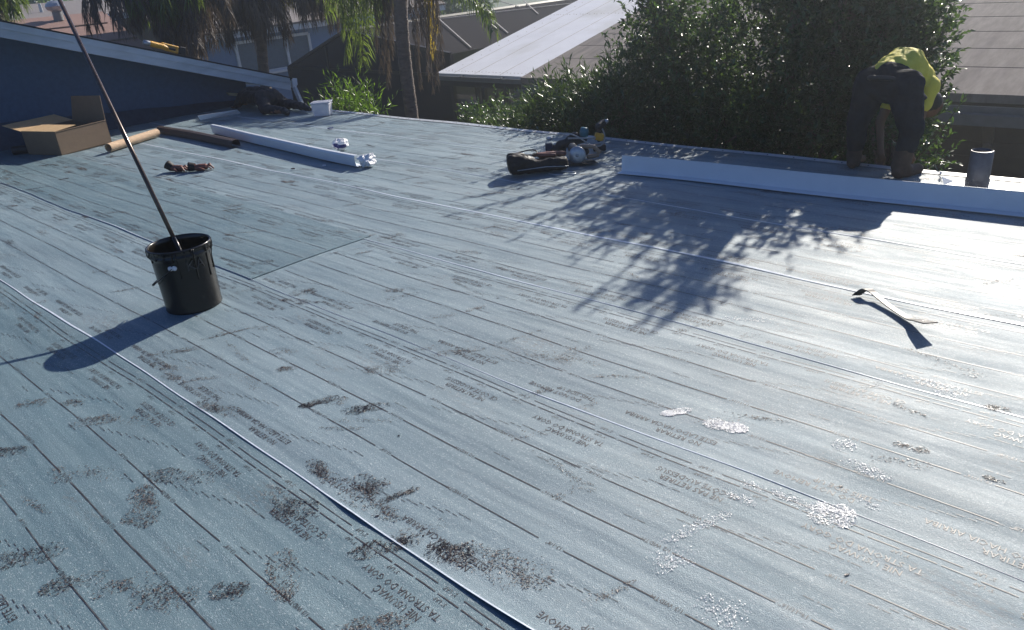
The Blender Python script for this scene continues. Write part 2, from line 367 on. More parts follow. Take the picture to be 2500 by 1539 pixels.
def prints(k, xa, xb, parent, dz=0.0):
    """one roll's printing: lap lines by the far edge, width lines at thirds and half, warnings, rulers"""
    y0, y1 = SEAM[k], SEAM[k + 1]; mb = MB(); rnd = random.Random(k * 17 + 3); ph = [0.02, .31, -.12, .2, .05, .27, -.21, .13, .4, 0.1][k]
    far = k >= 7
    L2, L3, A3, A2, B3 = y1 - 0.048, y1 - 0.077, y1 - 0.383, y1 - 0.59, y1 - 0.797
    if k >= 4: A3, A2, B3 = y1 - 0.31, y1 - 0.50, y1 - 0.69
    def xs(period, off):
        i = math.floor((xa - off) / period); x = off + i * period
        while x < xb:
            yield x
            x += period
    def clip(a, c, y, wd):
        a = max(a, xa + .01); c = min(c, xb - .01)
        if c - a > 0.004: dash(mb, a, c, y, wd, k, dz)
    for x in xs(0.436, -3.648 + ph):
        for y, wt, o in ((A3, 0.0042, 0), (A2, 0.0050, -0.03), (B3, 0.0042, 0.13)):
            if y < y0 + 0.06: continue
            clip(x + o, x + o + 0.334, y, wt)
            i = round((x - ph) / 0.436)
            s = ("1/2 WIDTH" if i % 2 else '19-11/16"') if y == A2 else ("1/3 WIDTH" if i % 2 else '13-1/8"')
            if x + o + 0.334 > xa and x + o + 0.43 < xb and not far: put_text(mb, s, x + o + 0.334 + 0.096, y + 0.010, 0.017, k, dz)
    for x in xs(0.443, -2.472 + ph):
        clip(x, x + 0.325, L2, 0.0034)
        if x > xa and x + .44 < xb and not far: put_text(mb, '2" LAP', x + 0.325 + 0.085, L2 + 0.008, 0.016, k, dz)
    for x in xs(0.104, -2.609 + ph):
        clip(x, x + 0.093, L3, 0.0042)
    for x in xs(0.222, -1.70 + ph):
        if x > xa and x + .1 < xb and not far: put_text(mb, '3" LAP', x + 0.085, L3 - 0.012, 0.015, k, dz)
    # warnings, two rows of them on each roll
    W = [("NIE USUWAĆ", "TA STRONA DO GÓRY"), ("NE PAS RETIRER", "CE CÔTÉ AU-DESSUS"), ("NO RETIRAR", "ESTE LADO HACIA ARRIBA"), ("DO NOT REMOVE", "THIS SIDE UP")]
    for x in xs(0.57, -1.593 + ph):
        i = round((x - ph + 1.593) / 0.57)
        for row, a in ((y1 - 0.165, W[i % 2]), (y0 + 0.075, W[2 + i % 2])):
            xo = x + (0.12 if row < y1 - .3 else 0)
            if xo - 0.3 < xa or xo > xb: continue
            put_text(mb, a[0], xo - 0.045, row - 0.002, 0.027, k, dz); put_text(mb, a[1], xo, row + 0.036, 0.027, k, dz)
    # staggered ruler ticks with numerals
    for x in xs(0.61, -1.75 + ph):
        for j in range(9):
            for yb in ((y1 - 0.285), (y0 + 0.17)):
                y = yb + 0.0165 * (j - 4) * (1 if yb > y1 - .3 else 0.9); xo = x + 0.052 * (j % 9) + (0.2 if yb < y1 - .3 else 0)
                if y < y0 + .05 or y > y1 - .09 or xo < xa or xo + .05 > xb: continue
                clip(xo, xo + 0.024, y, 0.0022); clip(xo + 0.036, xo + 0.060, y, 0.0022)
                if not far and j % 2 == 0: put_text(mb, str(12 - j), xo + 0.034, y + 0.005, 0.010, k, dz)
        for yb in (y1 - 0.43, y1 - .22):
            if yb > y0 + .1 and xa < x - .2 and x + .1 < xb:
                clip(x - 0.15, x - 0.118, yb, 0.0024); clip(x - 0.098, x - 0.066, yb, 0.0024)
                if not far: put_text(mb, str(6 + (k + int(x * 3)) % 3), x - 0.102, yb + 0.006, 0.012, k, dz)
    mb.build("printed_marking", M_INK, parent)
for k in range(10):
    if k == 5:
        o = sheet(k, XL, XR, M_MEM); prints(k, -4.40, XR, o)
        o2 = sheet(k, XL, -4.44, M_MEMD, dz=0.005); prints(k, XL, -4.46, o2, dz=0.005)
    else:
        o = sheet(k, XL, XR, M_MEMD if k in (3,) else M_MEM)
        if k >= 2: prints(k, XL, XR, o)
# ragged tarry footprints and scuffs: piles of tiny flecks stuck to the membrane
def course(y):
    for k in range(len(SEAM) - 1):
        if SEAM[k] <= y < SEAM[k + 1]: return k
    return 9 if y > 0 else 0
fl = MB(); FS, FN = 0.74, 2.1
def fleck(x, y, s, mi, ang):
    k = course(y); z = sheet_z(x, y, k) + 0.0022 + (0.005 if (k == 5 and x < -4.44) else 0)
    n = random.choice((4, 5, 5, 6)); vs = []; ax = random.uniform(1.0, 2.4)
    for i in range(n):
        a = 2 * pi * i / n + random.uniform(-.3, .3); r = s * random.uniform(0.35, 1.2)
        u, v = r * cos(a) * ax, r * sin(a) * 0.6; vs.append((x + u * cos(ang) - v * sin(ang), y + u * sin(ang) + v * cos(ang), z + random.uniform(-.0005, .0011)))
    fl.add(vs, [tuple(range(n))], mi)
def scuff(px, py, length, width, ang, n, tar=0.5, size=0.0045, smear=0.0, world=False):
    c = V((px, py, 0)) if world else G(px, py)
    cl = [(random.uniform(-.4, .4), random.uniform(-.4, .4)) for _ in range(6)]
    for _ in range(int(n * FN)):
        if random.random() < 0.55:
            q = random.choice(cl); u = q[0] + random.gauss(0, .10); v = q[1] + random.gauss(0, .13)
        else: u = random.uniform(-.5, .5); v = random.uniform(-.5, .5)
        if (u * 2) ** 2 + (v * 2) ** 2 > 1.15: continue
        waist = 0.7 + 0.3 * abs(sin(u * 5)); X = u * length; Y = v * width * waist
        x = c.x + X * cos(ang) - Y * sin(ang); y = c.y + X * sin(ang) + Y * cos(ang)
        fleck(x, y, FS * size * random.uniform(0.2, 1.1) ** 1.3, 2 if tar == 2 else (0 if random.random() < tar else 1), ang + random.gauss(0, .7))
D = 2500 / 2456
for px, py, ln, wd, an, n, tar in [
    (780, 985, .17, .055, 1.15, 420, 1.0), (893, 1000, .20, .07, .95, 420, 1.0), (15, 1108, .17, .08, .8, 300, .9), (540, 1005, .30, .08, .25, 380, .75), (235, 1030, .22, .09, .9, 320, .5), (80, 985, .16, .08, .8, 200, .2), (180, 985, .12, .06, .5, 160, .6),
    (440, 1165, .30, .09, .55, 420, .7), (350, 1225, .22, .10, -.3, 420, .55), (345, 1265, .14, .1, .4, 220, .5), (400, 900, .2, .07, .2, 220, .4), (420, 925, .14, .05, .2, 160, .5),
    (790, 1155, .22, .07, -.1, 360, .8), (900, 1180, .16, .10, .3, 420, .8), (965, 1210, .18, .035, 1.25, 240, .9), (900, 1230, .3, .08, .1, 300, .5), (720, 1240, .16, .12, .6, 380, .85), (945, 1330, .24, .08, 1.0, 420, .9), (990, 1318, .05, .04, .6, 140, 1.),
    (1100, 1350, .17, .10, .5, 480, .9), (1190, 1370, .26, .14, .3, 360, .35), (1270, 1400, .2, .14, .6, 260, .3), (560, 1440, .12, .08, .8, 260, .8), (690, 1400, .24, .10, -.5, 400, .55), (400, 1460, .22, .12, .6, 360, .6), (300, 1430, .2, .07, 1.1, 160, .4), (55, 1365, .26, .1, 1.0, 420, .8), (180, 1425, .2, .08, 1.0, 260, .7), (920, 1525, .2, .08, .9, 260, .3),
    (430, 860, .34, .06, .9, 240, .45), (560, 815, .3, .03, 1.2, 160, .5), (330, 705, .3, .03, 1.1, 120, .4), (740, 715, .16, .10, .8, 300, .6), (720, 735, .2, .06, .4, 200, .5), (955, 580, .2, .16, .7, 300, .35), (640, 645, .16, .1, .7, 160, .4),
    (960, 710, .13, .06, .6, 160, .35), (860, 500, .16, .05, .9, 100, .3), (1120, 860, .25, .06, .9, 200, .3), (1330, 870, .35, .1, .5, 260, .15), (940, 905, .2, .1, .6, 200, .25), (700, 905, .1, .05, .8, 160, .4)]:
    scuff(px, py, ln * 1.05, wd * 1.15, an, n, tar ** 1.8)
# prints in the glare, their sun shine painted on as pale flecks
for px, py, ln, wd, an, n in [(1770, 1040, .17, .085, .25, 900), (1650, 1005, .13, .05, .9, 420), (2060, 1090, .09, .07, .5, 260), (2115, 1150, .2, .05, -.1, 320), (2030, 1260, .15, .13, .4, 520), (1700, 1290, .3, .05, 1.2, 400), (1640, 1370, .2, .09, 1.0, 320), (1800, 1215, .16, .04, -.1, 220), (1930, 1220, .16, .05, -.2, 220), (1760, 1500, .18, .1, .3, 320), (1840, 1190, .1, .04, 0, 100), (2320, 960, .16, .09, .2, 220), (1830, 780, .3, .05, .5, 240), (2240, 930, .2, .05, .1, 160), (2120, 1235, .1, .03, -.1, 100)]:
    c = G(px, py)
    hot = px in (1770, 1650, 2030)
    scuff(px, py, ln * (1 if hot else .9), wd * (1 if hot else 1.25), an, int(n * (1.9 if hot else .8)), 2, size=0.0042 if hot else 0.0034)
for px, py, ln, wd, an, n, tar in [(2435, 1000, .09, .05, .3, 160, 1), (2425, 1176, .07, .03, .1, 90, 1), (2225, 1098, .12, .05, .1, 140, .4)]: scuff(px, py, ln, wd, an, n, tar)
rs = random.Random(5)
for _ in range(330):
    x = rs.uniform(-11, 1.2); y = rs.uniform(0.2, 6.2)
    d = hypot(x, y); random.seed(_)
    scuff(x, y, rs.uniform(.1, .35), rs.uniform(.03, .1), rs.uniform(-.3, 1.3), int(rs.uniform(30, 110)), rs.choice((0, 0, .2, .5)), size=0.0028 + 0.0005 * d, world=True)
random.seed(11)
for px, py, s in [(1215, 730, .007), (903 * D, 1237 * D, .010), (956 * D, 1046 * D, .007), (2015 * D, 1170 * D, .007), (2028 * D, 1385 * D, .008), (555 * D, 830 * D, .004), (1450 * D, 750 * D, .003), (1400, 1050, .003), (760, 1060, .003), (1300, 1100, .004)]:
    c = G(px, py); fleck(c.x, c.y, s, 0, .8); fleck(c.x + .003, c.y + .002, s * .8, 0, 1.3)
M_FLW = coat(mat("glare_scuff", (0.92, 0.91, 0.88), 0.5, var=0.05, vscale=60), 1.0, 0.4)  # near-white base stands for sun glare on the prints
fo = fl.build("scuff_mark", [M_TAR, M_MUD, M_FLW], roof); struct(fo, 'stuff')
# far eave: pale drip edge folded over the last sheet, nail heads along it
b = MB(); n = 70
for i in range(n):
    xa = XL + 0.6 + (XR - XL - .6) * i / n; xb = XL + .6 + (XR - XL - .6) * (i + 1) / n
    z = lambda x, y: und(x, y) + 0.004 + .002
    for (y0, y1) in ((6.300, 6.365),):
        b.quad((xa, y0, z(xa, y0)), (xb, y0, z(xb, y0)), (xb, y1, z(xb, y1) + .006), (xa, y1, z(xa, y1) + .006))
    b.quad((xa, 6.365, z(xa, 6.365) + .006), (xb, 6.365, z(xb, 6.365) + .006), (xb, 6.37, -0.10), (xa, 6.37, -0.10))
for i in range(60):
    x = -11 + i * 0.21 + random.uniform(-.03, .03); b.ball((x, 6.325, und(x, 6.325) + 0.008), 0.007, (1, 1, .6), n=6, mi=1)
b.build("drip_edge", [mat("drip_edge_paint", (0.50, 0.53, 0.55), .4, var=.1), M_RUBBER], roof)

# ================================================================== BUCKET AND POLE
BC = V((-4.372, 1.712, 0)); BC.z = sheet_z(-4.37, 1.71, 4) + 0.001
RB, RT, BH = 0.160, 0.172, 0.385
bk = thing("bucket", BC, "black tar smeared five gallon bucket with a pole standing in it", "bucket")
b = MB()
b.lathe([(0.0, 0.004), (RB - .01, 0.004), (RB - .002, 0.0), (RB, 0.006), (RB - .002, .012), (RB + (RT - RB) * .8 - .004, BH * .82), (RT - .004, BH - .055), (RT + .003, BH - .048), (RT + .003, BH - .040), (RT - .003, BH - .033), (RT - .002, BH - .008), (RT + .006, BH - .006), (RT + .007, BH), (RT, BH + .003), (RT - .005, BH - .002), (RT - .007, BH - .03), (RB - .006, .03), (0, .012)], BC, 64)
o = b.build("bucket_body", M_BLACK, bk, sm=True)
b = MB(); b.lathe([(0, 0.0), (RT - .016, 0.002)], BC + V((0, 0, .27)), 48); b.build("tar", M_TARW, bk, sm=True)
# drips of tar round the rim
b = MB()
for i in range(46):
    a = random.uniform(0, 2 * pi); L_ = random.uniform(.01, .07) if random.random() < .8 else random.uniform(.1, .2)
    r0 = RT + .0045; z0 = BH - .004
    pts = []
    for j in range(5):
        z = z0 - L_ * j / 4; rr = (RT - .001) - (RT - RB) * (BH - z) / BH * 1.0 if z < BH - .05 else r0 + .0015
        pts.append(BC + V((cos(a) * rr, sin(a) * rr, z)))
    b.tube(pts, [.0035, .003, .0026, .003, .0042], 6)
b.build("tar_drip", M_TARW, bk, sm=True)
# bail, ears
tocam = V((-BC.x, -BC.y, 0)).normalized(); right = V((0.73, 0.68, 0)).normalized()
ear = (tocam - right * 0.38).normalized()
b = MB(); e0 = BC + ear * (RT - .006) + V((0, 0, .292))
for dx in (-1, 1):
    b.lathe([(0, .0), (.0135, .0), (.0145, .004), (.012, .008), (.006, .0085), (0, .0085)], e0 + ear.cross(V((0, 0, 1))) * dx * .011, 16, ear)
b.build("ear", M_PLW, bk, sm=True)
e1 = BC - ear * (RT - .006) + V((0, 0, .292))
b = MB(); b.lathe([(0, .0), (.0135, .0), (.0145, .004), (0, .0085)], e1, 16, -ear); b.build("ear", M_PLW, bk, sm=True)
side = -(ear.cross(V((0, 0, 1)))).normalized()
if side.dot(right) > 0: side = -side
dr = (side * 0.80 - V((0, 0, 1)) * 0.56).normalized(); pts = []
for i in range(25):
    t = pi * i / 24; pts.append(BC + V((0, 0, .292)) + ear * cos(t) * (RT + .008) + dr * sin(t) ** .8 * (RT + .062))
b = MB(); b.tube(pts, .0022, 6); b.tube([pts[10], pts[12], pts[14]], .007, 8); b.build("bail_handle", M_RUBBER, bk, sm=True)
# faded lettering on the side
vs, fs, wd = text_geo("KA"); b = MB(); sc = .062 / .72; out = []
a0 = atan2(tocam.y, tocam.x) + .04
for v in vs:
    a = a0 + v[0] * sc / RT; z = .262 + v[1] * sc; r = RB + (RT - RB) * z / BH * .96 + .0012
    out.append(BC + V((cos(a) * r, sin(a) * r, z)))
b.add(out, fs); b.build("lettering", mat("faded_print", (.030, .030, .031), .5), bk)
# the pole
P0 = V((-4.215, 1.703, .085)); P1 = V((-5.824, 1.953, 1.716)); d = (P1 - P0).normalized(); P2 = P0 + d * 2.75
pt = thing("mop_pole", P0, "long rusty brown metal pole leaning out of the black bucket", "pole")
b = MB(); b.tube([P0 + d * .42, P0 + d * 1.2, P2], [.0125, .0135, .0135], 16); b.build("pole_shaft", M_POLE, pt, sm=True)
b = MB(); b.tube([P0, P0 + d * .1, P0 + d * .22, P0 + d * .30, P0 + d * .36, P0 + d * .42, P0 + d * .425], [.014, .012, .0145, .013, .0155, .0142, .012], 12); b.build("tarred_end", M_TARW, pt, sm=True)

# ================================================================== GABLED WING (LEFT)
gx, wx = -11.5, -12.0
gh = thing("gabled_house_wing", (-12.4, 3.5, -2.9), "blue stucco gable wall with white sloping rake board along its roof", "house")
def rz(y): return 1.55 + (3.1 - y) * 0.3255      # top of the rake
b = MB(); yy = [-3.0, 6.42]
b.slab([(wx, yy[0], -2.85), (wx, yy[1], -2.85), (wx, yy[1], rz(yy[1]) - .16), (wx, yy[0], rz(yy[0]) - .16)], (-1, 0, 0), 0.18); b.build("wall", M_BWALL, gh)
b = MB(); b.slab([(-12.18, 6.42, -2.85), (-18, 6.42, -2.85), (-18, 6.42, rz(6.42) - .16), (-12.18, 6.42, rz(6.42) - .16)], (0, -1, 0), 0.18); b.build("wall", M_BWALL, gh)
b = MB(); b.slab([(-11.52, -3, rz(-3) - .035), (-18, -3, rz(-3) - .035), (-18, 6.98, rz(6.98) - .035), (-11.52, 6.98, rz(6.98) - .035)], (0, 0.31, 1), .045); b.build("roof", M_SHING, gh)
b = MB()
b.slab([(gx, -3, rz(-3)), (gx, 6.93, rz(6.93)), (gx, 6.93, rz(6.93) - .085), (gx, -3, rz(-3) - .085)], (-1, 0, 0), .025)
b.slab([(gx - .012, -3, rz(-3) - .085), (gx - .012, 6.93, rz(6.93) - .085), (gx - .012, 6.92, rz(6.93) - .19), (gx - .012, -3, rz(-3) - .19)], (-1, 0, 0), .03)
b.build("rake_board", M_WPAINT, gh)
b = MB(); b.slab([(gx - .042, -3, rz(-3) - .17), (wx, -3, rz(-3) - .17), (wx, 6.9, rz(6.9) - .17), (gx - .042, 6.9, rz(6.9) - .17)], (0, .31, 1), .02); b.build("soffit", M_FASC, gh)
b = MB(); b.slab([(gx + .014, -3, rz(-3) + .012), (gx - .1, -3, rz(-3) + .012), (gx - .1, 6.95, rz(6.95) + .012), (gx + .014, 6.95, rz(6.95) + .012)], (0, .31, 1), .008); b.build("shingle_edge", M_SHING, gh)
# gutter end + downspout
b = MB(); e = rz(6.95)
b.slab([(gx, 6.965, e - .02), (gx, 7.06, e - .015), (gx, 7.055, e - .11), (gx, 7.01, e - .15), (gx, 6.965, e - .15)], (-1, 0, 0), 2.5)
b.build("gutter", M_WMETAL, gh, bevel=.004)
b = MB(); b.bar((gx - .03, 7.0, e - .14), (gx + .05, 7.03, e - .42), .06, .05); b.bar((gx + .05, 7.03, e - .42), (gx + .05, 7.03, -2.8), .06, .05); b.build("downspout", M_WPAINT, gh)
# pale board end below soffit and the membrane turned up against the wall
b = MB(); b.slab([(-11.99, 6.05, .20), (-11.99, 6.41, .12), (-11.99, 6.41, .07), (-11.99, 6.08, .15)], (1, 0, 0), .03); b.build("batten", mat("raw_wood", (.42, .38, .26), .8), gh)
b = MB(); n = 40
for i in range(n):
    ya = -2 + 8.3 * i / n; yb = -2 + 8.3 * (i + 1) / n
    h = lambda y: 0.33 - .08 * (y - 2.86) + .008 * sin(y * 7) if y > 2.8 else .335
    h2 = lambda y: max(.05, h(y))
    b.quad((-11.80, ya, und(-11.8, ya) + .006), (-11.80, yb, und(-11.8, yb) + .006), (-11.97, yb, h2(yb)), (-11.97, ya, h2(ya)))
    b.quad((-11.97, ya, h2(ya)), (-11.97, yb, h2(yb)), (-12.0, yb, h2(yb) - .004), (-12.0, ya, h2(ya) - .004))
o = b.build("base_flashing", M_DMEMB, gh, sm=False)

# ================================================================== HELPER for metal profiles along a line
def profile(name, a, bb, prof, m, label, cat, th=.002, group=None, th_n=1):
    """prof: list of (offset, height) cross-section, swept from a to bb; offset is to the left of the run"""
    a = V(a); bb = V(bb); d = (bb - a).normalized(); s = V((-d.y, d.x, 0)).normalized(); b = MB(); k = len(prof); n = 24
    vs = []
    for side_ in (0, 1):
        for i in range(n + 1):
            c = a.lerp(bb, i / n); zz = und(c.x, c.y)
            for j, (o_, h_) in enumerate(prof):
                p0 = V(prof[max(0, j - 1)]); p1 = V(prof[min(k - 1, j + 1)]); t = (p1 - p0).normalized(); nn_ = V((-t.y, t.x)) * th * side_
                vs.append(c + s * (o_ + nn_.x) + V((0, 0, h_ + nn_.y + zz)))
    fs = []; B = (n + 1) * k
    for i in range(n):
        for j in range(k - 1):
            fs.append((i * k + j, (i + 1) * k + j, (i + 1) * k + j + 1, i * k + j + 1)); fs.append((B + i * k + j + 1, B + (i + 1) * k + j + 1, B + (i + 1) * k + j, B + i * k + j))
        for j in (0, k - 1): fs.append((i * k + j, B + i * k + j, B + (i + 1) * k + j, (i + 1) * k + j))
    for i in (0, n):
        for j in range(k - 1): fs.append((i * k + j, i * k + j + 1, B + i * k + j + 1, B + i * k + j))
    b.add(vs, fs); o = b.build(name, m)
    return tag(o, label, cat, group)
# long white L flashing, right
zb = 0.012
profile("flashing_strip", (-3.866, 5.336, 0), (1.6, 5.336 + .0795 * 5.466, 0), [(-.085, zb), (-.003, zb + .002), (0, zb + .006), (.012, zb + .125), (.010, zb + .135)], M_WMETAL, "long white L shaped metal flashing strip lying in front of the bending worker", "flashing")
profile("flashing_strip", (-9.75, 4.62, 0), (-6.30, 4.34, 0), [(.10, .012), (.004, .014), (0, .018), (-.012, .105), (0.0, .122), (.03, .124)], M_WMETAL, "long white metal drip edge with a crumpled plastic bag on its end", "flashing", th=.002)
profile("flashing_strip", (-10.75, 4.38, 0), (-8.62, 4.33, 0), [(-.05, .012), (-.055, .05), (-.035, .085), (0, .095), (.035, .085), (.05, .05), (.045, .012)], M_BROWNM, "brown rounded metal trim length lying beside the cardboard tube", "trim", th=.003)
a = ONX(483, 281, -11.35); 
b = MB(); q = [G(489, 294, .05), G(588, 277, .05), G(580, 268, .12), G(482, 283, .12)]
b.slab(q, (q[1] - q[0]).cross(q[3] - q[0]).normalized(), .003); tag(b.build("flashing_offcut", M_WMETAL), "short flat white metal piece leaning in the wall's shadow", "flashing")
b = MB(); q = [G(489, 295, .03), G(588, 278, .03), G(588, 277, .049), G(489, 294, .049)]

# ================================================================== CARDBOARD BOX, TUBES
bx = thing("cardboard_box", (-10.9, 3.3, 0), "open brown cardboard box with one sunlit flap folded out", "box")
Fc, Rc = V((-10.5, 3.03, .008)), V((-10.73, 3.72, .008)); Lc = V((-11.41, 2.90, .008)); Lc = Fc + (Lc - Fc).normalized() * .62
u = (Rc - Fc); vv = (Lc - Fc); vv = vv - u * (vv.dot(u) / u.dot(u)); Lc = Fc + vv.normalized() * .62; Kc = Lc + u; Z = V((0, 0, 1)); BHt = .285
b = MB()
for p, q in ((Fc, Rc), (Rc, Kc), (Kc, Lc), (Lc, Fc)):
    n_ = (q - p).cross(Z).normalized(); b.slab([p, q, q + Z * BHt, p + Z * BHt], -n_, .006)
b.slab([Fc + Z * .004, Rc + Z * .004, Kc + Z * .004, Lc + Z * .004], Z, .006); b.build("box_body", M_CARDSH, bx)
def flap(p, q, out, up, ln, inset=.02, m=None):
    dv = (V(out) * cos(up) + Z * sin(up)) * ln; t = (q - p).normalized() * inset
    b = MB(); b.slab([p + Z * BHt, q + Z * BHt, q + Z * BHt + dv - t, p + Z * BHt + dv + t], dv.cross(q - p).normalized(), .006); return b.build("flap", m or M_CARD, bx)
vn = vv.normalized(); un = u.normalized()
flap(Lc, Kc, vn, radians(12), .34, 0.0)                # sunlit one folded outward
flap(Fc, Lc, un, radians(4), .30, -.0)                 # folded over the opening
flap(Rc, Kc, un, radians(80), .30, .04, M_CARDSH)                # dark one standing up
flap(Fc + Z * .0, Rc, -vn * -1, radians(-80) * 0 + radians(-70), .2, .02, M_CARDSH)
def tube_thing(px0, px1, r, m, label, hollow=True, name="cardboard_tube"):
    a = G(*px0); c = G(*px1); a.z = c.z = r + .010; d_ = (c - a).normalized(); b = MB()
    L_ = (c - a).length; b.lathe([(r - .006, L_), (r, L_), (r, L_ * .5), (r, 0), (r - .006, 0), (r - .006, L_ * .5), (r - .006, L_)], a, 24, d_)
    return tag(b.build(name, m, sm=False), label, "tube")
tube_thing((268, 374), (386, 336), .052, M_CARDD, "pale brown cardboard tube lying beside the open box")
tube_thing((36, 380), (108, 372), .05, M_RUBBER, "black tube lying in the shadow behind the cardboard box", name="dark_tube")
# ================================================================== PAIL
pc = (G(757, 289) + G(801, 286)) / 2 + V((-.04, .10, 0)); pc.z = .008
pl = thing("plastic_pail", pc, "white rectangular plastic pail with lid near the crouching worker", "pail")
b = MB(); rr = Matrix.Rotation(.72, 3, 'Z')
def ring(w_, d__, z): return [pc + rr @ V((sx * w_, sy * d__, z)) for sx, sy in ((-1, -1), (1, -1), (1, 1), (-1, 1))]
b.hexa(ring(.105, .09, 0) + ring(.125, .105, .17)); b.build("pail_body", M_PLW, pl, bevel=.012)
b = MB(); b.hexa(ring(.133, .113, .171) + ring(.133, .113, .188)); b.build("lid", M_PLW, pl, bevel=.006)
b = MB(); b.hexa(ring(.130, .110, .148) + ring(.131, .111, .155)); b.build("rim_band", M_PLW, pl)
# ================================================================== PLASTIC BAGS, BITS
def crumple(name, c, r, label, sq=.75, blue=False):
    bm = bmesh.new(); bmesh.ops.create_icosphere(bm, subdivisions=4, radius=r); rnd = random.Random(int(c[0] * 1000))
    ax = [(V((rnd.gauss(0, 1), rnd.gauss(0, 1), rnd.gauss(0, 1))).normalized(), rnd.uniform(.6, 1)) for _ in range(26)]
    for v in bm.verts:
        n_ = v.co.normalized(); m_ = min(k_ / max(.05, n_.dot(a_)) for a_, k_ in ax); v.co = n_ * r * min(1.25, m_) * (1 + .10 * sin(9 * n_.x + 4 * n_.y) * sin(8 * n_.z + c[1]))
        v.co.z *= sq
    zmin = min(v.co.z for v in bm.verts)
    me = bpy.data.meshes.new(name); bm.to_mesh(me); bm.free(); me.materials.append(M_BAG); me.materials.append(M_BAGB)
    if blue:
        for p in me.polygons:
            n_ = p.center.normalized()
            if abs(n_.z - .0 - .15 * sin(5 * n_.x)) < .26 and n_.dot(V((.75, -.55, 0))) > .45: p.material_index = 1
    o = bpy.data.objects.new(name, me); COL.objects.link(o); o.location = (c[0], c[1], c[2] - zmin); return tag(o, label, "bag")
g_ = G(828, 370); crumple("plastic_bag", (g_.x, g_.y + .02, .008), .095, "crumpled white plastic bag with a blue print behind the white drip edge", .8, True)
g_ = G(893, 412); crumple("plastic_bag", (g_.x - .03, g_.y + .05, .010), .115, "crumpled plain white plastic bag wrapped on the end of the drip edge", .75)
g_ = G(735 * D + 0, 208 * D + 0)
def bit(px, py, sz, m, label, name="debris_bit", cat="scrap", rot=.7, h=.012):
    c = G(px, py); c.z = und(c.x, c.y) + .012; b = MB()
    p = [c + Matrix.Rotation(rot, 3, 'Z') @ V(q) for q in ((-sz, -sz * .3, 0), (sz * .7, -sz * .45, 0), (sz, sz * .2, 0), (-sz * .4, sz * .5, 0))]
    b.hexa(p + [q + V((0, 0, h)) for q in p]); return tag(b.build(name, m), label, cat)
bit(807, 315, .035, M_BAGB, "small blue plastic scrap on the far membrane behind the white drip edge")
bit(716, 416, .02, M_BROWNM, "small dark nail scrap right of the two gloves")
bit(792, 408, .018, M_PLW, "tiny pale scrap in front of the white drip edge")
bit(461, 411, .03, M_RUBBER, "small black scrap between the two gloves", rot=.3)
def glove(c, ang, label, var):
    c = V(c); R3 = Matrix.Rotation(ang, 3, 'Z'); P = lambda x, y, z: c + R3 @ V((x, y, z))
    caps = [(P(0, 0, .035), .036, P(.06, 0, .035), .032), (P(-.06, .0, .04), .034, P(0, 0, .035), .034)]
    for i, yy_ in enumerate((-.033, -.011, .012, .033)):
        L_ = (.055, .072, .066, .05)[i]; cz = .030 + .012 * ((i + var) % 2)
        caps += [(P(.07, yy_, .035), .013, P(.07 + L_ * .55, yy_ * 1.25, cz + .012), .0115), (P(.07 + L_ * .55, yy_ * 1.25, cz + .012), .0115, P(.07 + L_, yy_ * 1.35, .018), .010)]
    caps += [(P(.0, -.03, .035), .014, P(.03, -.065, .03), .012), (P(.03, -.065, .03), .012, P(.06, -.07, .02), .0105)]
    root = blob("work_glove", caps, [M_LEATHR, M_LEATH][0], None, .005, 2, disp=.016); tag(root, label, "glove", None)
    b = MB(); b.lathe([(.038, -.01), (.041, 0), (.046, .04), (.049, .055), (.044, .053), (.038, .0)], P(-.05, 0, .046), 16, R3 @ V((-1, 0, .12 + .5 * var)))
    o = b.build("cuff", M_LEATH, root, sm=True); return root
g1 = G(432, 420); glove((g1.x, g1.y, .003), .5, "left rust brown work glove with upturned cuff on the roof", 1)
g2 = G(489, 418); glove((g2.x, g2.y, .003), .9, "right rust brown work glove lying flatter near the first", 0)

# ================================================================== PRY BAR
pa, pb = V((-1.225, 3.825, .012)), V((-1.00, 3.655, .012)); tip = V((-.872, 3.549, .060)); cl = V((-1.262, 3.83, .040)); cl2 = V((-1.290, 3.810, .016))
path = [(cl2, .052), (cl, .050), (pa + V((0, 0, .018)), .036), (pa.lerp(pb, .15) + V((0, 0, .012)), .032), (pa.lerp(pb, .5) + V((0, 0, .002)), .034), (pa.lerp(pb, .88), .040), (pb + V((.02, -.015, .004)), .044), (pb.lerp(tip, .5) + V((0, 0, 0)), .060), (tip, .075)]
def spline(ps, m=6):
    out = []
    for i in range(len(ps) - 1):
        p0, p1, p2, p3 = ps[max(0, i - 1)], ps[i], ps[i + 1], ps[min(len(ps) - 1, i + 2)]
        for j in range(m):
            t = j / m
            def cr(a, b_, c, d_): return 0.5 * ((2 * b_) + (-a + c) * t + (2 * a - 5 * b_ + 4 * c - d_) * t * t + (-a + 3 * b_ - 3 * c + d_) * t ** 3)
            out.append((cr(p0[0], p1[0], p2[0], p3[0]), cr(p0[1], p1[1], p2[1], p3[1])))
    out.append(ps[-1]); return out
pr = thing("pry_bar", (-1.1, 3.74, 0), "flat pry bar with a raised tip casting a dark shadow", "pry bar")
sp = spline(path, 5); wdir = V((.59, .79, -.10)).normalized(); b = MB(); vs = []; fs = []
for i, (p, w_) in enumerate(sp):
    t = (sp[min(i + 1, len(sp) - 1)][0] - sp[max(i - 1, 0)][0]).normalized(); n_ = wdir.cross(t).normalized()
    if n_.z < 0: n_ = -n_
    for a_, h_ in ((-1, 0), (1, 0), (1, .005), (-1, .005)): vs.append(p + wdir * a_ * w_ / 2 + n_ * h_)
m_ = len(sp)
for i in range(m_ - 1):
    for j in range(4): fs.append((i * 4 + j, i * 4 + (j + 1) % 4, (i + 1) * 4 + (j + 1) % 4, (i + 1) * 4 + j))
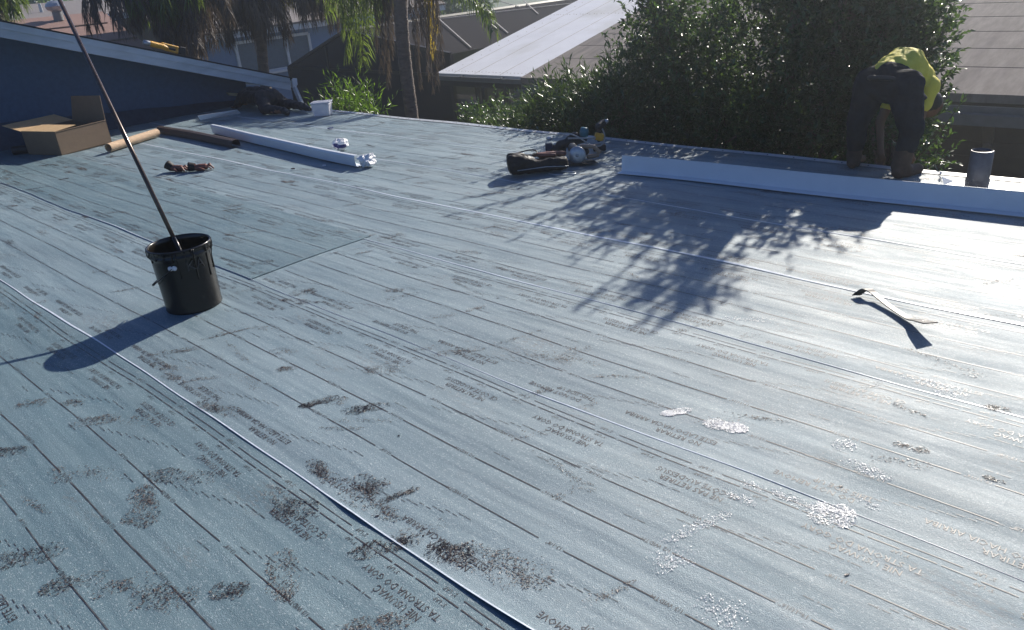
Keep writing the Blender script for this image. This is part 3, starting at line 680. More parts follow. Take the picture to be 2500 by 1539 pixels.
fs += [(0, 1, 2, 3), tuple((m_ - 1) * 4 + j for j in (3, 2, 1, 0))]
b.add(vs, fs); M_BAR = mat("bar_paint", (.05, .047, .045), .5, metal=.3, var=.35, vscale=40, dark=(.06, .05, .05), darkamt=.8)
b.build("bar", M_BAR, pr)
b = MB()
for i in (-1.5, -.5, .5, 1.5): b.tube([cl2 + wdir * i * .013, cl2 + wdir * i * .013 + V((-.012, -.006, -.008))], [.0055, .003], 6)
b.build("claw", M_RUBBER, pr)
b = MB(); b.lathe([(.004, 0), (.010, 0), (.010, .002), (.004, .002), (.004, 0)], tip - (tip - pb).normalized() * .045 + V((0, 0, .004)), 14, (0, .1, 1)); b.build("nail_slot", M_RUBBER, pr)

# ================================================================== VENT PIPE
vp = thing("vent_pipe", (-1.34, 6.07, 0), "short grey vent pipe at the roof edge, white patch at its foot", "pipe")
b = MB(); b.lathe([(.074, .01), (.073, .05), (.072, .262), (.066, .266), (.064, .255), (.064, .05)], (-1.34, 6.07, 0), 32); b.build("pipe", M_PIPE, vp, sm=True)
b = MB()
for z_ in (.02, .032, .044, .056): b.lathe([(.0735, z_), (.077, z_ + .003), (.0735, z_ + .007)], (-1.34, 6.07, 0), 32)
b.build("thread", M_PIPE, vp, sm=True)
b = MB(); q = [(-1.53, 6.00), (-1.33, 5.93), (-1.10, 6.02), (-1.12, 6.13), (-1.32, 6.19), (-1.50, 6.12)]
b.slab([V((x, y, und(x, y) + .010)) for x, y in q], Z, .003); b.add([(-1.53, 6.00, .012), (-1.50, 6.12, .012), (-1.57, 6.06, .055)], [(0, 1, 2)]); b.build("flashing_patch", M_WMETAL, vp)

# ================================================================== TOOL BAG AND TOOLS
tb = thing("tool_bag", (-4.5, 5.0, 0), "long dark brown canvas tool bag lying open on the membrane", "bag")
A = V((-4.66, 4.80, .0)); Bq = V((-4.35, 5.17, 0)); dd = (Bq - A).normalized(); nn = V((-dd.y, dd.x, 0))
q = [A - dd * .03 - nn * .05, A + dd * .52 - nn * .04, A + dd * .52 + nn * .12, A - dd * .03 + nn * .16]
b = MB(); hh = (.165, .12, .115, .185); mids = []
lo = []; hi = []
for t_ in (0, .12, .3, .45, .65, .85, 1):
    a_ = q[0].lerp(q[1], t_); c_ = q[3].lerp(q[2], t_); h0 = .135 + .05 * (t_ < .32) - .035 * (t_ == .45) - .02 * (t_ >= .85)
    lo.append((a_, c_, h0))
vs = []
for a_, c_, h0 in lo:
    for e_, z_ in ((0, .006), (-.02, h0 * .35), (-.01, h0 * .85), (.15, h0 + .01), (.5, h0 - .012), (.85, h0 + .006), (1.02, h0 * .8), (1.0, .006)): vs.append(a_.lerp(c_, e_) + Z * z_)
fs = []
for i_ in range(len(lo) - 1):
    for k_ in range(8): fs.append((i_ * 8 + k_, i_ * 8 + (k_ + 1) % 8, (i_ + 1) * 8 + (k_ + 1) % 8, (i_ + 1) * 8 + k_))
fs += [tuple(range(8))[::-1], tuple((len(lo) - 1) * 8 + k_ for k_ in range(8))]
b.add(vs, fs); o = b.build("bag_body", M_LEATH, tb, sm=True); sb = o.modifiers.new("sub", 'SUBSURF'); sb.levels = 3; sb.render_levels = 3
tx = bpy.data.textures.new("bagfold", 'CLOUDS'); tx.noise_scale = .06; dm = o.modifiers.new("folds", 'DISPLACE'); dm.texture = tx; dm.strength = .022
b = MB(); b.tube([A + dd * .05 - nn * .062 + Z * .06, A + dd * .3 - nn * .07 + Z * .07, A + dd * .5 - nn * .05 + Z * .05], .004, 6); b.build("zip", M_STEEL, tb, sm=True)
b = MB(); pts = []
for i in range(20):
    t = 2 * pi * i / 19; pts.append(A + dd * (.12 + .13 * cos(t)) + nn * (.08 + .06 * sin(t)) + Z * (.175 + .012 * sin(2 * t)))
b.tube(pts, .006, 8); b.build("strap", M_RUBBER, tb, sm=True)
blob("open_flap", [(A + dd * .28 + nn * .11 + Z * .135, .026, A + dd * .5 + nn * .13 + Z * .125, .022), (A + dd * .22 + nn * .08 + Z * .15, .018, A + dd * .40 + nn * .06 + Z * .135, .018)], M_LEATHR, tb, .006, 2, disp=.02)
b = MB(); pts = [V((-4.38, 4.98, .016)), V((-4.30, 4.98, .014)), V((-4.20, 5.02, .014)), V((-4.17, 5.08, .014)), V((-4.22, 5.11, .014)), V((-4.32, 5.08, .02))]
b.tube([p for p, _ in spline([(q, 0) for q in pts], 5)], .005, 8); b.build("hook", M_STEEL, tb, sm=True)
# circular saw
S = V((-4.44, 5.42, 0)); sv = thing("circular_saw", S, "worn circular saw with pale blade guard against the tool bag", "saw")
tc_ = (CAMP - S); tc_.z = 0; tc_.normalize(); rt = V((-tc_.y, tc_.x, 0))
b = MB(); b.lathe([(0, .012), (.02, .014), (.068, .012), (.078, .004), (.078, -.012), (0, -.014)], S + tc_ * .07 + Z * .088 + rt * .02, 28, (tc_ + Z * .1)); b.lathe([(0, .02), (.014, .02), (.016, .012)], S + tc_ * .07 + Z * .088 + rt * .02, 14, tc_)
b.build("blade_guard", M_STEEL, sv, sm=True)
b = MB(); b.slab([S + tc_ * .10 - rt * .11 + Z * .014, S + tc_ * .12 + rt * .20 + Z * .014, S - tc_ * .04 + rt * .16 + Z * .014, S - tc_ * .05 - rt * .1 + Z * .014], Z, .004); b.build("base_plate", M_RUBBER, sv)
blob("motor_housing", [(S - tc_ * .02 + Z * .10, .05, S - tc_ * .14 + Z * .11 - rt * .02, .046), (S + Z * .12, .035, S + rt * .10 + Z * .10, .032)], M_RUBBER, sv, .006, 2)
blob("handle", [(S + rt * .06 + Z * .15, .02, S + rt * .17 + Z * .14, .018), (S + rt * .17 + Z * .14, .018, S + rt * .22 + Z * .09, .018), (S + rt * .12 + Z * .05, .02, S + rt * .20 + Z * .06, .02)], mat("saw_handle", (.28, .20, .14), .4), sv, .005, 2)
# nail gun / coil of tools behind
S2 = V((-4.75, 5.62, 0)); ng = thing("nail_gun", S2, "dark pneumatic nail gun with pale hose behind the tool bag", "nail gun")
rt2 = V((.73, .68, 0)).normalized(); bk2 = V((-.68, .73, 0))
blob("gun_body", [(S2 - rt2 * .02 + Z * .10, .045, S2 + rt2 * .20 + Z * .14, .04), (S2 + rt2 * .08 + Z * .13, .055, S2 + rt2 * .12 + Z * .16, .05), (S2 - rt2 * .10 + Z * .07, .04, S2 + Z * .05, .035)], M_RUBBER, ng, .007, 3, disp=.01)
b = MB(); b.box(S2 - rt2 * .13 + Z * .075, (.07, .07, .10), Matrix.Rotation(.75, 3, 'Z')); b.build("magazine", mat("tool_navy", (.03, .035, .07), .5), ng, bevel=.01)
b = MB(); b.lathe([(0, .03), (.034, .028), (.042, 0), (.042, -.05), (0, -.055)], S2 + rt2 * .21 + Z * .215, 20, (rt2 * .15 + Z)); b.build("gun_cap", M_TEAL, ng, sm=True)
b = MB(); hp = [S2 - rt2 * .02 + Z * .20, S2 + rt2 * .06 + Z * .205 - bk2 * .03, S2 + rt2 * .15 + Z * .17 - bk2 * .06, S2 + rt2 * .26 + Z * .09 - bk2 * .06, S2 + rt2 * .36 + Z * .07 - bk2 * .03, S2 + rt2 * .40 + Z * .14, S2 + rt2 * .38 + Z * .22]
b.tube([p for p, _ in spline([(q, 0) for q in hp], 5)], .007, 8); b.tube([S2 + rt2 * .05 + Z * .165 - bk2 * .05, S2 + rt2 * .31 + Z * .15 - bk2 * .05], .008, 8); b.build("hose", M_CORD, ng, sm=True)
b = MB(); b.lathe([(0, .012), (.03, .01), (.034, 0), (.03, -.01), (0, -.012)], S2 - rt2 * .12 + Z * .17, 16, Z); b.build("hose_fitting", M_STEEL, ng, sm=True)
# yellow drill
S3 = V((-4.50, 5.86, 0)); dl = thing("cordless_drill", S3, "black and yellow cordless drill standing behind the saw", "drill")
blob("drill_body", [(S3 + Z * .24, .036, S3 + Z * .26 + rt2 * .05 + bk2 * .05, .034), (S3 + Z * .24, .026, S3 + Z * .12, .024)], M_RUBBER, dl, .006, 2)
b = MB(); b.box(S3 + Z * .15 - bk2 * .015, (.085, .07, .07), Matrix.Rotation(.75, 3, 'Z') @ Matrix.Rotation(.3, 3, 'Y')); b.build("yellow_shell", M_YEL, dl, bevel=.015)
b = MB(); b.box(S3 + Z * .045, (.12, .08, .06), Matrix.Rotation(.75, 3, 'Z')); b.build("battery", M_RUBBER, dl, bevel=.01)
b = MB(); b.lathe([(0, .05), (.012, .05), (.022, .02), (.024, 0)], S3 + Z * .262 + rt2 * .055 + bk2 * .05, 16, rt2 + Z * .5); b.build("chuck", M_STEEL, dl, sm=True)

# tool resting on the gable roof
yq = 5.02; S4 = V((-11.62, yq, rz(yq) + .03)); yg = thing("power_tool", S4, "yellow and black cordless tool resting on the gable roof edge", "power tool")
dy = V((0, .95, -.309)); up = V((0, .31, .95))
blob("tool_body", [(S4 - dy * .14 + up * .075, .042, S4 + dy * .04 + up * .07, .04), (S4 + dy * .04 + up * .07, .035, S4 + dy * .10 + up * .06, .03)], M_YEL, yg, .008, 2)
blob("grip", [(S4 + dy * .02 + up * .11, .018, S4 + dy * .24 + up * .10, .018), (S4 + dy * .24 + up * .10, .02, S4 + dy * .24 + up * .03, .02), (S4 + dy * .06 + up * .04, .018, S4 + dy * .24 + up * .025, .018)], M_YEL, yg, .007, 2)
b = MB(); b.box(S4 + dy * .31 + up * .065, (.08, .09, .11), Matrix.Rotation(-.31, 3, 'X')); b.build("battery", M_RUBBER, yg, bevel=.012)
b = MB(); b.lathe([(0, .05), (.035, .045), (.04, 0), (.038, -.04)], S4 - dy * .19 + up * .075, 18, -dy); b.build("nose", M_STEEL, yg, sm=True)
b = MB(); b.box(S4 + dy * .14 + up * .066, (.05, .12, .035), Matrix.Rotation(-.31, 3, 'X')); b.build("trigger_block", M_RUBBER, yg, bevel=.008)

# ================================================================== PEOPLE
def person_bending():
    root = thing("person", (-2.08, 6.2, 0), "person in yellow shirt and dark trousers bent double over the roof edge", "person")
    P = lambda px, py, y: ONY(px, py, y)
    hipL = P(2128, 205, 6.22); hipR = P(2212, 215, 6.16); pel = (hipL + hipR) / 2
    kneeL = P(2094, 305, 6.20); kneeR = P(2226, 318, 6.12)
    ankL = P(2085, 385, 6.24); ankR = P(2200, 392, 6.12)
    chest = P(2212, 163, 6.42); sho = P(2240, 198, 6.58); neck = sho + V((.03, .07, -.07)); head = neck + V((.03, .10, -.13))
    shL = sho + V((-.13, -.02, .0)); shR = sho + V((.10, -.06, -.03))
    elL = P(2148, 300, 6.50); haL = P(2150, 372, 6.44); elR = P(2243, 300, 6.42); haR = P(2222, 372, 6.44)
    # continuous body
    caps = [(pel, .105, chest, .115), (chest, .115, sho, .10), (sho, .055, neck, .05), (neck, .048, head, .05), (hipL, .085, kneeL, .058), (kneeL, .055, ankL, .040), (hipR, .085, kneeR, .058), (kneeR, .055, ankR, .040),
            (shL, .045, elL, .036), (elL, .034, haL, .024), (shR, .045, elR, .036), (elR, .034, haR, .024), (shL, .05, shR, .05),
            (ankL, .04, ankL + V((.03, .10, -.03)), .03), (ankR, .04, ankR + V((-.03, .10, -.03)), .03)]
    for h_ in (haL, haR):
        caps.append((h_, .026, h_ + V((0, .01, -.05)), .024))
        for i in range(4):
            o_ = V(((i - 1.5) * .017, .012, -.06)); caps += [(h_ + o_, .0095, h_ + o_ + V((0, .012, -.032 - .004 * (i in (1, 2)))), .0085), (h_ + o_ + V((0, .012, -.034)), .0085, h_ + o_ + V((0, -.008, -.058)), .0075)]
        caps.append((h_ + V((.026, .0, -.02)), .010, h_ + V((.040, .01, -.058)), .008))
    face = head + V((.0, .06, -.05))
    blob("body", caps, M_SKIN, root, .009, 2, balls=[(head, .092, (1, 1.1, 1.15), None), (face, .06, (1, 1, 1), None), (head + V((0, .105, -.04)), .018, (1, 1, 1.4), None), (head + V((-.09, 0, -.01)), .022, (.5, .8, 1.2), None), (head + V((.09, 0, -.01)), .022, (.5, .8, 1.2), None)])
    blob("hair", [(head + V((0, -.02, .02)), .094, head + V((0, .03, -.0)), .092)], M_HAIR, root, .010, 2)
    # cap bill seen at the right of the shirt
    blob("shirt", [(pel + V((0, .03, .09)), .085, chest + V((0, 0, .0)), .142), (chest, .142, sho, .125), (pel + V((-.05, .04, .085)), .09, chest + V((-.05, .02, .02)), .12), (shL, .075, shL.lerp(elL, .55), .058), (shR, .072, shR.lerp(elR, .5), .058), (sho, .11, neck, .065), (shL, .07, shR, .08)], M_SHIRT, root, .011, 5, disp=.04)
    blob("trousers", [(hipL + V((-.0, .0, -.0)), .128, hipR, .128), (pel + V((0, .02, .055)), .118, pel + V((.03, .05, .03)), .12), (hipL + V((0, 0, -.02)), .125, kneeL, .082), (kneeL, .082, kneeL.lerp(ankL, .62), .068), (hipR + V((0, 0, -.02)), .122, kneeR, .084), (kneeR, .084, kneeR.lerp(ankR, .55), .074)], M_PANTS, root, .011, 4, disp=.035)
    for a_, k_, s_ in ((ankL, kneeL, V((-.02, .11, 0))), (ankR, kneeR, V((.05, .12, 0)))):
        g0 = V((a_.x, a_.y, .035))
        big = 1.12 if a_ is ankR else .95
        blob("boot", [(k_.lerp(a_, .45), .062 * big, V((a_.x, a_.y, .09)), .060 * big), (V((a_.x, a_.y - .03, .045)), .045 * big, g0 + s_, .042 * big), (g0 + s_, .042 * big, g0 + s_ * 1.4, .036 * big), (V((a_.x, a_.y, .09)), .06 * big, g0 + s_ * .5, .05 * big)], M_BOOT, root, .010, 3, disp=.02)
    b = MB(); b.tube([pel + V((-.16, -.02, .05)), pel + V((-.08, -.125, .075)), pel + V((.05, -.13, .075)), pel + V((.15, -.05, .03))], .018, 8); b.build("belt", M_RUBBER, root, sm=True)
    b = MB(); b.box(pel + V((.17, -.03, -.08)), (.09, .07, .13), Matrix.Rotation(.5, 3, 'Y')); b.tube([pel + V((.21, .0, -.02)), pel + V((.26, .02, -.09))], .02, 8); b.build("tool_pouch", M_LEATH, root, bevel=.015)
person_bending()
def person_crouching():
    root = thing("person", (-10.75, 5.9, 0), "person in black clothes crouching low under the gable eave beside the pail", "person")
    hip = V((-10.62, 5.98, .215)); sho = V((-11.22, 6.03, .20)); neck = sho + V((-.12, .02, -.03)); head = neck + V((-.13, .01, -.05))
    kL = V((-10.42, 5.78, .075)); kR = V((-10.60, 6.22, .08)); fL = V((-9.86, 6.10, .075)); fR = V((-10.02, 5.86, .055))
    elL = sho + V((-.04, -.20, -.10)); haL = V((-11.42, 5.86, .045)); elR = sho + V((-.08, .16, -.10)); haR = V((-11.55, 6.2, .05))
    caps = [(hip, .10, sho, .10), (sho, .055, neck, .05), (neck, .05, head, .05), (hip + V((0, -.08, 0)), .08, kL, .055), (kL, .05, fR, .036), (hip + V((0, .08, 0)), .08, kR, .055), (kR, .05, fL, .036), (sho + V((0, -.13, 0)), .045, elL, .036), (elL, .034, haL, .024), (sho + V((0, .13, 0)), .045, elR, .036), (elR, .034, haR, .024)]
    for h_ in (haL, haR):
        caps.append((h_, .025, h_ + V((-.05, 0, -.01)), .022))
        for i in range(4): caps.append((h_ + V((-.06, (i - 1.5) * .017, -.01)), .009, h_ + V((-.10 - .005 * (i in (1, 2)), (i - 1.5) * .02, -.02)), .008))
        caps.append((h_ + V((-.02, .03, 0)), .009, h_ + V((-.05, .05, -.01)), .008))
    blob("body", caps, M_SKIN, root, .010, 2, balls=[(head, .088, (1.1, .95, 1.05), None), (head + V((-.09, 0, -.02)), .018, (1, 1, 1), None), (head + V((0, .085, 0)), .02, (.8, .5, 1.2), None), (head + V((0, -.085, 0)), .02, (.8, .5, 1.2), None)])
    blob("hair", [(head + V((.02, 0, .02)), .090, head + V((-.02, 0, .025)), .088)], M_HAIR, root, .010, 2)
    blob("jacket", [(hip + V((-.06, 0, .0)), .135, sho, .125), (sho + V((0, -.1, -.01)), .10, sho + V((0, .1, -.01)), .10), (hip + V((-.1, -.06, -.01)), .115, sho + V((0, -.1, -.01)), .10), (sho + V((0, -.13, 0)), .07, elL, .058), (elL, .056, haL.lerp(elL, .25), .042), (sho + V((0, .13, 0)), .07, elR, .058), (elR, .056, haR.lerp(elR, .25), .042)], M_DARKCL, root, .011, 3, disp=.04)
    blob("trousers", [(hip + V((0, -.08, -.02)), .125, hip + V((0, .08, -.02)), .125), (hip + V((0, -.09, -.03)), .115, kL, .078), (kL, .074, fR + V((-.10, 0, .015)), .052), (hip + V((0, .09, -.03)), .115, kR, .078), (kR, .074, fL + V((-.10, 0, .015)), .052)], mat("black_trousers", (.020, .018, .024), .8, var=.3, vscale=20, bump=.5, bscale=14, bdist=.03), root, .010, 3, disp=.035)
    for f_, dv_ in ((fR, V((.10, -.02, -.01))), (fL, V((.10, .0, -.01)))):
        blob("boot", [(f_ + V((-.08, 0, .015)), .047, f_, .044), (f_, .044, f_ + dv_, .036), (f_ + V((-.01, 0, .035)), .03, f_ + V((.02, 0, -.01)), .04)], M_RUBBER, root, .008, 2)
person_crouching()

# ================================================================== NEIGHBOUR HOUSE
nh = thing("neighbour_house", (-7, 14, -2.9), "low neighbouring house with white and grey sloping roof sections and covered patio", "house")
RN = V((0, -.21, 1)).normalized(); RP = V((-3, 11.5, -.3))
def rp(x, y, dz=0): return V((x, y, RP.z + (y - RP.y) * .21 + dz))
b = MB(); b.slab([rp(-13.05, 11.42, -.10), rp(-10.5, 11.42, -.10), rp(-10.5, 24, -.10), rp(-13.05, 24, -.10)], RN, .11); b.build("white_roof", M_WROOF, nh)
b = MB()
for xx in (-12.55, -11.93, -11.2): b.bar(rp(xx, 11.45, .012), rp(xx, 23.9, .012), .016, .003, RN)
b.build("roof_seam", mat("seam_tan", (.40, .36, .30), .6), nh)
b = MB()
for i in range(0): b.ball(rp(-12.75 + .02 * sin(i), 11.6 + i * .2, .016), .022, (1, 1, .4), n=6)
for i in range(26): b.ball(rp(-13.0 + i * .1, 11.55 + .01 * sin(i * 3), .012), .012, (1, 1, .4), n=6)
for i in range(40): b.ball(rp(-12.75 + .02 * sin(i), 11.6 + i * .3, .012), .012, (1, 1.6, .4), n=6)
for i in range(26): b.ball(rp(-13.0 + i * .1, 15.2 + .02 * sin(i * 3), .012), .014, (1, 1, .4), n=6)
fo2 = b.build("roof_fastener", mat("fastener_tan", (.30, .26, .17), .7), nh); fo2["kind"] = "stuff"
b = MB(); b.slab([rp(-10.5, 11.30, -.08), rp(4, 11.50, -.08), rp(4, 24, -.08), rp(-10.5, 24, -.08)], RN, .115); b.build("grey_roof", M_GROOF, nh)
b = MB()
for yy_ in (12.29, 13.01, 13.73, 14.41, 15.1, 15.8, 16.6, 17.4): b.bar(rp(-10.45, yy_ + .05, .0385), rp(4, yy_, .0385), .014, .003, RN)
b.build("roof_seam", mat("seam_dark", (.07, .06, .055), 1.0, spec=0.0), nh)
# fascias and gutters
b = MB(); b.slab([(-13.05, 11.40, -.42), (-10.55, 11.40, -.42), (-10.55, 11.40, -.56), (-13.05, 11.40, -.56)], (0, 1, 0), .03); b.build("fascia", M_BRONZE, nh)
b = MB(); b.slab([(-13.0, 11.30, -.36), (-10.5, 11.30, -.36), (-10.5, 11.30, -.44), (-13.0, 11.30, -.44)], (0, 1, 0), .02); b.bar((-13, 11.28, -.352), (-10.5, 11.28, -.352), .02, .015); b.box((-11.05, 11.34, -.345), (.03, .12, .02), Matrix.Rotation(.3, 3, 'Z')); b.box((-12.2, 11.34, -.345), (.03, .12, .02), Matrix.Rotation(.3, 3, 'Z'))
b.build("gutter", M_FASC, nh)
b = MB(); b.slab([(-10.5, 11.28, -.44), (4, 11.46, -.44), (4, 11.46, -.62), (-10.5, 11.28, -.62)], (0, 1, 0), .04); b.slab([(-10.55, 11.12, -.52), (4, 11.34, -.52), (4, 11.34, -.66), (-10.55, 11.12, -.66)], (0, 1, 0), .12); b.build("gutter", M_FASC, nh)
# walls: siding, corner
b = MB(); b.slab([(-9.9, 11.75, -2.9), (4, 11.95, -2.9), (4, 11.95, -.42), (-9.9, 11.75, -.42)], (0, 1, 0), .15)
for i in range(12): b.slab([(-9.9, 11.735, -2.8 + i * .2), (4, 11.935, -2.8 + i * .2), (4, 11.935, -2.79 + i * .2), (-9.9, 11.735, -2.79 + i * .2)], (0, 1, 0), .02)
b.build("wall", M_DWALL, nh)
b = MB(); b.slab([(-10.5, 11.62, -2.9), (-9.9, 11.65, -2.9), (-9.9, 11.65, -.42), (-10.5, 11.62, -.42)], (0, 1, 0), .2); b.build("wall", M_BRONZE, nh)
b = MB(); p_ = ONY(2455, 262, 11.45); b.bar((p_.x - .15, 11.4, -.62), (p_.x - .18, 11.7, -.95), .12, .09); b.bar((p_.x - .18, 11.7, -.95), (p_.x - .2, 11.7, -2.9), .12, .09)
b.build("downspout", mat("downspout_tan", (.16, .13, .115), .6), nh)
b = MB()
for xx in (-12.9, -12.15, -11.95, -11.3):
    b2 = MB(); b2.box((xx, 11.7, -1.7), (.09 if xx != -12.15 else .05, .09, 2.4)); b2.build("patio_post", M_BRONZE, nh)
b.box((-11.75, 11.7, -1.02), (2.4, .06, .07)); b.box((-11.75, 14.5, -1.1), (2.4, .06, .1)); b.box((-12.3, 14.5, -1.7), (.1, .1, 2.3)); b.box((-11.2, 14.5, -1.7), (.1, .1, 2.3))
b.build("patio_beam", mat("post_brown", (.06, .045, .038), .7), nh)
# pool and deck behind the patio
b = MB(); b.slab([(-24, 12.5, -2.89), (-10.6, 12.5, -2.89), (-10.6, 21.5, -2.89), (-24, 21.5, -2.89)], Z, .03); struct(b.build("patio_deck", M_PAVE))
b = MB(); b.slab([(-22.5, 17.0, -2.855), (-13.5, 17.0, -2.855), (-13.5, 20.6, -2.855), (-22.5, 20.6, -2.855)], Z, .01); struct(b.build("pool_water", M_POOL))
# screen enclosure left of it
se = thing("screen_enclosure", (-16.5, 13, -2.9), "black screened pool enclosure between the palms and the white roof", "screen enclosure")
b = MB(); C0 = V((-19.84, 12.0, -2.87)); ct = V((-19.86, 12.0, -.43)); pk = V((-17.0, 12.0, .50)); cr_ = V((-13.2, 12.0, .0)); cb = V((-13.2, 12.0, -2.87))
for a_, c_ in ((C0, ct), (ct, pk), (pk, cr_), (cr_, cb), (ct, V((-13.2, 12, -.45))), (V((-17.9, 12, -2.87)), V((-17.9, 12, .15))), (V((-16.4, 12, -2.87)), V((-16.4, 12, .35))), (V((-14.8, 12, -2.87)), V((-14.8, 12, .2))), (ct, ct + V((0, 16, 0))), (pk, pk + V((0, 16, 0))), (C0 + V((0, 16, 0)), ct + V((0, 16, 0))), (V((-19.84, 12, -1.7)), V((-13.2, 12, -1.7))), (ct + V((0, 8, 0)), pk + V((0, 8, 0))), (ct + V((0, 8, 0)), C0 + V((0, 8, 0)))):
    b.bar(a_, c_, .07, .07, (.1, 1, .1))
b.build("frame", M_BRONZE, se)
msc, tsc, psc = newmat("screen_mesh"); psc.inputs['Base Color'].default_value = (.055, .052, .054, 1); psc.inputs['Roughness'].default_value = 1; psc.inputs['Specular IOR Level'].default_value = 0
trn = tsc.nodes.new("ShaderNodeBsdfTransparent"); mxs = tsc.nodes.new("ShaderNodeMixShader"); mxs.inputs[0].default_value = .93
tsc.links.new(trn.outputs[0], mxs.inputs[1]); tsc.links.new(psc.outputs[0], mxs.inputs[2]); tsc.links.new(mxs.outputs[0], tsc.nodes["Material Output"].inputs[0])
b = MB(); b.add([C0, ct, pk, cr_, cb], [(0, 1, 2, 3, 4)]); b.quad(ct, ct + V((0, 16, 0)), pk + V((0, 16, 0)), pk); b.quad(pk, pk + V((0, 16, 0)), cr_ + V((0, 16, 0)), cr_); b.quad(C0, ct, ct + V((0, 16, 0)), C0 + V((0, 16, 0)))
b.add([q + V((0, 16, 0)) for q in (C0, ct, pk, cr_, cb)], [(0, 1, 2, 3, 4)])
b.build("screen_panel", msc, se)
b = MB(); PN = (pk - cr_).cross(V((0, 1, 0))).normalized()
if PN.z < 0: PN = -PN
for p0_, p1_ in (((1068, 48), (1150, 120)), ((1000, 60), (1420, 8)), ((1272, 0), (1314, 37)), ((1190, 42), (1240, 84)), ((1180, -5), (1270, 20))): b.bar(ONP(*p0_, cr_, PN) + PN * .05, ONP(*p1_, cr_, PN) + PN * .03, .026, .018, PN)
b.build("roof_bar", mat('bar_tan', (.42, .39, .35), .7), se)

# ================================================================== BLUE HOUSE and the roofs at the far left
def onx_poly(x, pts): return [ONX(*p, x) for p in pts]
bh = thing("blue_house", (-24, 15, -2.9), "pale blue house with white framed window seen between hanging palm fronds", "house")
X0 = -24.0; b = MB(); y0_, y1_ = 11.2, 21.0
b.slab([(X0, y0_, -2.9), (X0, y1_, -2.9), (X0, y1_, .30), (X0, y0_, .30)], (-1, 0, 0), .2); b.build("wall", M_BHOUSE, bh)
b = MB(); b.slab([(X0 + .45, y0_ - .4, .28), (X0 + .45, y1_ + .4, .28), (X0 + .45, y1_ + .4, .46), (X0 + .45, y0_ - .4, .46)], (-1, 0, 0), .7); b.build("fascia", M_TRIM, bh)
b = MB(); b.slab([(X0 + .5, y0_ - .4, .462), (X0 + .5, y1_ + .4, .462), (X0 - 5, y1_ + .4, 1.9), (X0 - 5, y0_ - .4, 1.9)], (0.25, 0, 1), .06); b.build("roof", M_GTILE, bh)
wy0, wy1, wz0, wz1 = 12.75, 15.45, -.88, .10
def window(y0_, y1_, z0, z1, X):
    fr = MB()
    for a_, c_ in (((y0_, z0), (y1_, z0)), ((y0_, z1), (y1_, z1)), ((y0_, z0), (y0_, z1)), ((y1_, z0), (y1_, z1)), (((y0_ * 2 + y1_) / 3, z0), ((y0_ * 2 + y1_) / 3, z1)), (((y0_ + y1_ * 2) / 3, z0), ((y0_ + y1_ * 2) / 3, z1))):
        fr.bar((X + .03, *a_), (X + .03, *c_), .09, .06, (1, 0, 0))
    f = fr.build("window", M_TRIM, bh)
    bl = MB(); n = 26
    for i in range(n):
        z_ = z0 + (z1 - z0) * (i + .5) / n; bl.slab([(X + .012, y0_, z_ - .016), (X + .012, y1_, z_ - .016), (X + .002, y1_, z_ + .012), (X + .002, y0_, z_ + .012)], (1, 0, .3), .003)
    bl.build("blind", mat("blind", (.12, .16, .18), .6), f)
    s_ = MB(); s_.box((X + .06, (y0_ + y1_) / 2, z0 - .06), (.12, y1_ - y0_ + .2, .07)); s_.build("sill", M_TRIM, f)
window(wy0, wy1, wz0, wz1, X0)
# brown roof
br = thing("brown_roofed_house", (-31, 10, -2.9), "house with reddish brown shingle roof beyond the gable at left", "house")
NB = V((.22, 0, 1)).normalized()
def plane_x(p0, n): return lambda px, py: ONP(px, py, p0, n)
PB = plane_x(V((-26, 10, .05)), NB)
q = [PB(100, 110), PB(600, 112), PB(600, 92), PB(375, 0), PB(600, -30), PB(170, 38), PB(100, 62)]
XA, XB = -26.0, -31.5
zB = lambda x: .0 + (XA - x) * .22
b = MB(); b.slab([(XA, 5, zB(XA)), (XA, 11.05, zB(XA)), (XB, 11.9, zB(XB)), (XB, 5, zB(XB))], NB, .08); b.build("roof", M_RTILE, br)
b = MB(); b.slab([(XA + .03, 4.8, zB(XA) - .15), (XA + .03, 11.1, zB(XA) - .15), (XA + .03, 11.1, zB(XA) + .08), (XA + .03, 4.8, zB(XA) + .08)], (-1, 0, 0), .03); b.build("fascia", M_TRIM, br)
b = MB(); b.slab([(XA - .4, 5, -2.9), (XA - .4, 10.8, -2.9), (XA - .4, 10.8, zB(XA) - .05), (XA - .4, 5, zB(XA) - .05)], (-1, 0, 0), 5); b.build("wall", M_BHOUSE, br)
b = MB()
for xx in (-27.6, -29.8): b.bar((xx, 5.2, zB(xx) + .10), (xx, 11.3, zB(xx) + .10), .07, .04, NB)
b.build("roof_strip", mat("rust", (.09, .045, .03), .8), br)
tv = PB(148, 52); tv = V((-30.8, ONX(146, 55, -30.8).y, zB(-30.8) + .08))
vt = thing("turbine_vent", tv, "round ribbed metal turbine vent on the brown roof", "vent")
b = MB(); b.lathe([(.16, 0), (.15, .30)], tv, 20); b.build("vent_collar", M_FASC, vt, sm=True)
b = MB(); b.lathe([(.16, .30), (.27, .36), (.31, .46), (.27, .56), (.12, .63), (0, .64)], tv, 20); b.build("turbine", M_STEEL, vt)
